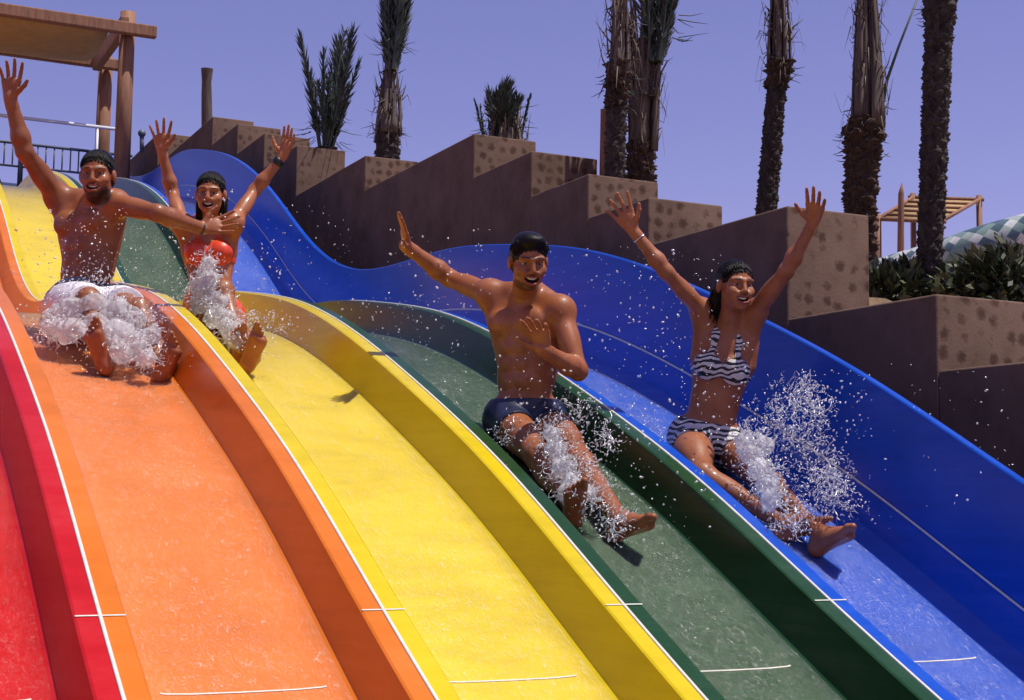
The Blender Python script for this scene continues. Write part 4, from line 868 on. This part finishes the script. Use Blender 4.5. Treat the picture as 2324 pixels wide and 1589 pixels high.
def splash(label, blobs, streaks, drops, flow, seed):
    """blobs: (u, v, dist, radius px) dense foam; streaks: (u, v, dist, radius px, count) curling filaments; drops: (u0, v0, u1, v1, d0, d1, count)"""
    rg = np.random.default_rng(seed); parts = []; c0 = at(*blobs[0][:3])
    for (u, v, d, r) in blobs:
        c = at(u, v, d); r = px(r, d)
        for k in range(14):
            b = nrm(rg.normal(size=3))*r*.62*rg.random()**.5; parts.append((ell(c+b*[1, 1, .8], np.eye(3), r*rg.uniform(.28, .52, 3)), .022))
        for k in range(46):
            dv = nrm(rg.normal(size=3)); p = c+dv*r*rg.uniform(.35, .95); e = nrm(dv*.6+flow*.5+rg.normal(size=3)*.55); l = rg.uniform(.015, .06); parts.append((cone(p, p+e*l, rg.uniform(.005, .010), .003), .008))
    lo = np.array([p[0][0] for p in parts]).min(0)-.03; hi = np.array([p[0][1] for p in parts]).max(0)+.03; G = SDF(lo, hi, .0065)
    for p, k in parts: G.apply(p, 'u', k)
    V, Fc = G.mesh(); V = V+noise_field(V*42)[:, None]*.006+noise_field(V[:, ::-1]*110)[:, None]*.002
    mb = MB(); mb.v = [tuple(q) for q in V]; mb.f = [tuple(q) for q in Fc]
    o = mb.build('splash', M_foam, None, True, tuple(c0)); tag(o, label, 'splash', 'water splashes around the riders', 'stuff')
    fb = MB()
    for (u, v, d, r, n) in streaks:
        c = at(u, v, d); r = px(r, d)
        for k in range(int(n*.55)):
            p = c+nrm(rg.normal(size=3))*r*rg.random()**.6; l = rg.uniform(.02, .085); pts = [p]; N = 7
            for q in range(N):                              # strands follow one swirling flow, so neighbours run together
                w3 = np.stack([noise_field(pts[-1][None]*48+7*j+k)[0] for j in range(3)]); e = nrm(flow*.30+w3*3.2+(p-c)/max(r, 1e-6)*.2); pts.append(pts[-1]+e*l/N)
            w_ = rg.uniform(.0008, .0030)*(.5+rg.random()); fb.tube(pts, [w_*.3, w_, w_*rg.uniform(.5, 1.4), w_, w_*rg.uniform(.4, 1.5), w_*.8, w_*.6, w_*.2], 5, True, .6)
            for _ in range(3): drop(fb, c+nrm(rg.normal(size=3))*r*rg.random()**.5*1.2, .0014+.0038*rg.random()**2.5, nrm(rg.normal(size=3)+flow)*rg.uniform(.0, .007))
    if fb.v: fb.build('filaments', M_drop, o, True)
    db = MB()
    for (u0, v0, u1, v1, d0, d1, n) in drops:
        for k in range(n): drop(db, at(rg.uniform(u0, u1), rg.uniform(v0, v1), rg.uniform(d0, d1)), (.0014+.0052*rg.random()**3.2), nrm(rg.normal(size=3)+flow)*rg.uniform(0, .006))
    db.build('droplets', M_drop, o, True)
down = nrm([.05, -1, -.35])
splash('thick white foam over the lap and thighs of the man in the orange lane',
    [(130, 722, 7.75, 40), (175, 708, 7.75, 45), (225, 705, 7.75, 45), (275, 712, 7.75, 42), (310, 735, 7.7, 36), (155, 752, 7.6, 42), (265, 760, 7.55, 44), (310, 780, 7.5, 36), (330, 815, 7.4, 24), (275, 800, 7.45, 32), (118, 745, 7.65, 30), (340, 760, 7.6, 24), (215, 742, 7.65, 40), (250, 780, 7.5, 34)],
    [(150, 680, 7.8, 55, 110), (240, 672, 7.8, 60, 110), (330, 720, 7.7, 55, 110), (340, 800, 7.4, 50, 120), (110, 750, 7.6, 40, 80), (260, 780, 7.5, 70, 160), (200, 650, 7.9, 60, 60)],
    [(20, 520, 420, 720, 7.5, 8.6, 150), (60, 700, 440, 880, 7.2, 7.8, 130), (110, 470, 290, 650, 7.3, 8.0, 110), (20, 420, 160, 660, 8, 11, 60)], down, 1)
splash('cone of white splash in front of the girl in the yellow lane',
    [(472, 598, 8.45, 20), (470, 630, 8.4, 26), (468, 662, 8.35, 34), (490, 690, 8.3, 36), (500, 722, 8.2, 38), (455, 690, 8.35, 26), (528, 750, 8.1, 32), (485, 650, 8.4, 24), (535, 775, 8.0, 24), (450, 650, 8.45, 22)],
    [(470, 610, 8.4, 45, 90), (470, 670, 8.3, 60, 130), (510, 730, 8.1, 55, 130), (560, 740, 8.0, 50, 80), (620, 745, 7.9, 40, 40), (430, 660, 8.4, 40, 60)],
    [(390, 540, 640, 780, 7.9, 9.0, 170), (560, 700, 720, 820, 7.7, 8.5, 60), (250, 480, 420, 640, 9, 12, 70), (360, 420, 560, 520, 8, 8.6, 40), (600, 460, 800, 660, 9, 11, 60)], down, 2)
splash('thin white spray between the legs of the man in the green lane',
    [(1250, 985, 6.95, 18), (1262, 1020, 6.85, 24), (1280, 1060, 6.7, 28), (1300, 1095, 6.6, 26), (1285, 1120, 6.55, 20), (1335, 1120, 6.5, 18)],
    [(1250, 990, 6.9, 55, 120), (1290, 1060, 6.7, 70, 200), (1340, 1120, 6.5, 60, 150), (1370, 990, 6.9, 50, 80), (1310, 930, 7.1, 50, 70), (1400, 1190, 6.2, 45, 80), (1150, 985, 7.2, 40, 50)],
    [(1130, 880, 1480, 1220, 6.3, 7.3, 260), (880, 520, 1120, 700, 7.2, 8.2, 90), (1230, 560, 1560, 860, 7.0, 8.5, 150), (1120, 800, 1300, 920, 6.9, 7.3, 50), (760, 670, 1080, 820, 8, 9.5, 160), (1380, 900, 1620, 1240, 6.2, 7.2, 90)], down, 3)
splash('white spray and tall ragged plume beside the woman in the blue lane',
    [(1690, 1000, 6.95, 24), (1705, 1030, 6.9, 30), (1725, 1065, 6.8, 30), (1738, 1100, 6.7, 28), (1748, 1135, 6.6, 24), (1735, 1010, 6.95, 22)],
    [(1700, 1010, 6.9, 60, 140), (1745, 1090, 6.7, 65, 180), (1800, 900, 7.1, 55, 110), (1850, 930, 7.1, 50, 110), (1770, 960, 7.1, 60, 130), (1830, 1000, 7.0, 60, 150), (1880, 1070, 6.9, 55, 140), (1900, 1130, 6.8, 50, 110), (1830, 880, 7.2, 35, 50), (1790, 1180, 6.4, 50, 120), (1850, 1110, 6.8, 60, 110)],
    [(1660, 840, 1980, 1200, 6.5, 7.6, 380), (1540, 760, 1720, 1000, 6.9, 7.8, 130), (1900, 820, 2300, 1250, 6.2, 7.6, 100), (1420, 560, 1640, 820, 7.0, 8.2, 90)], down, 4)
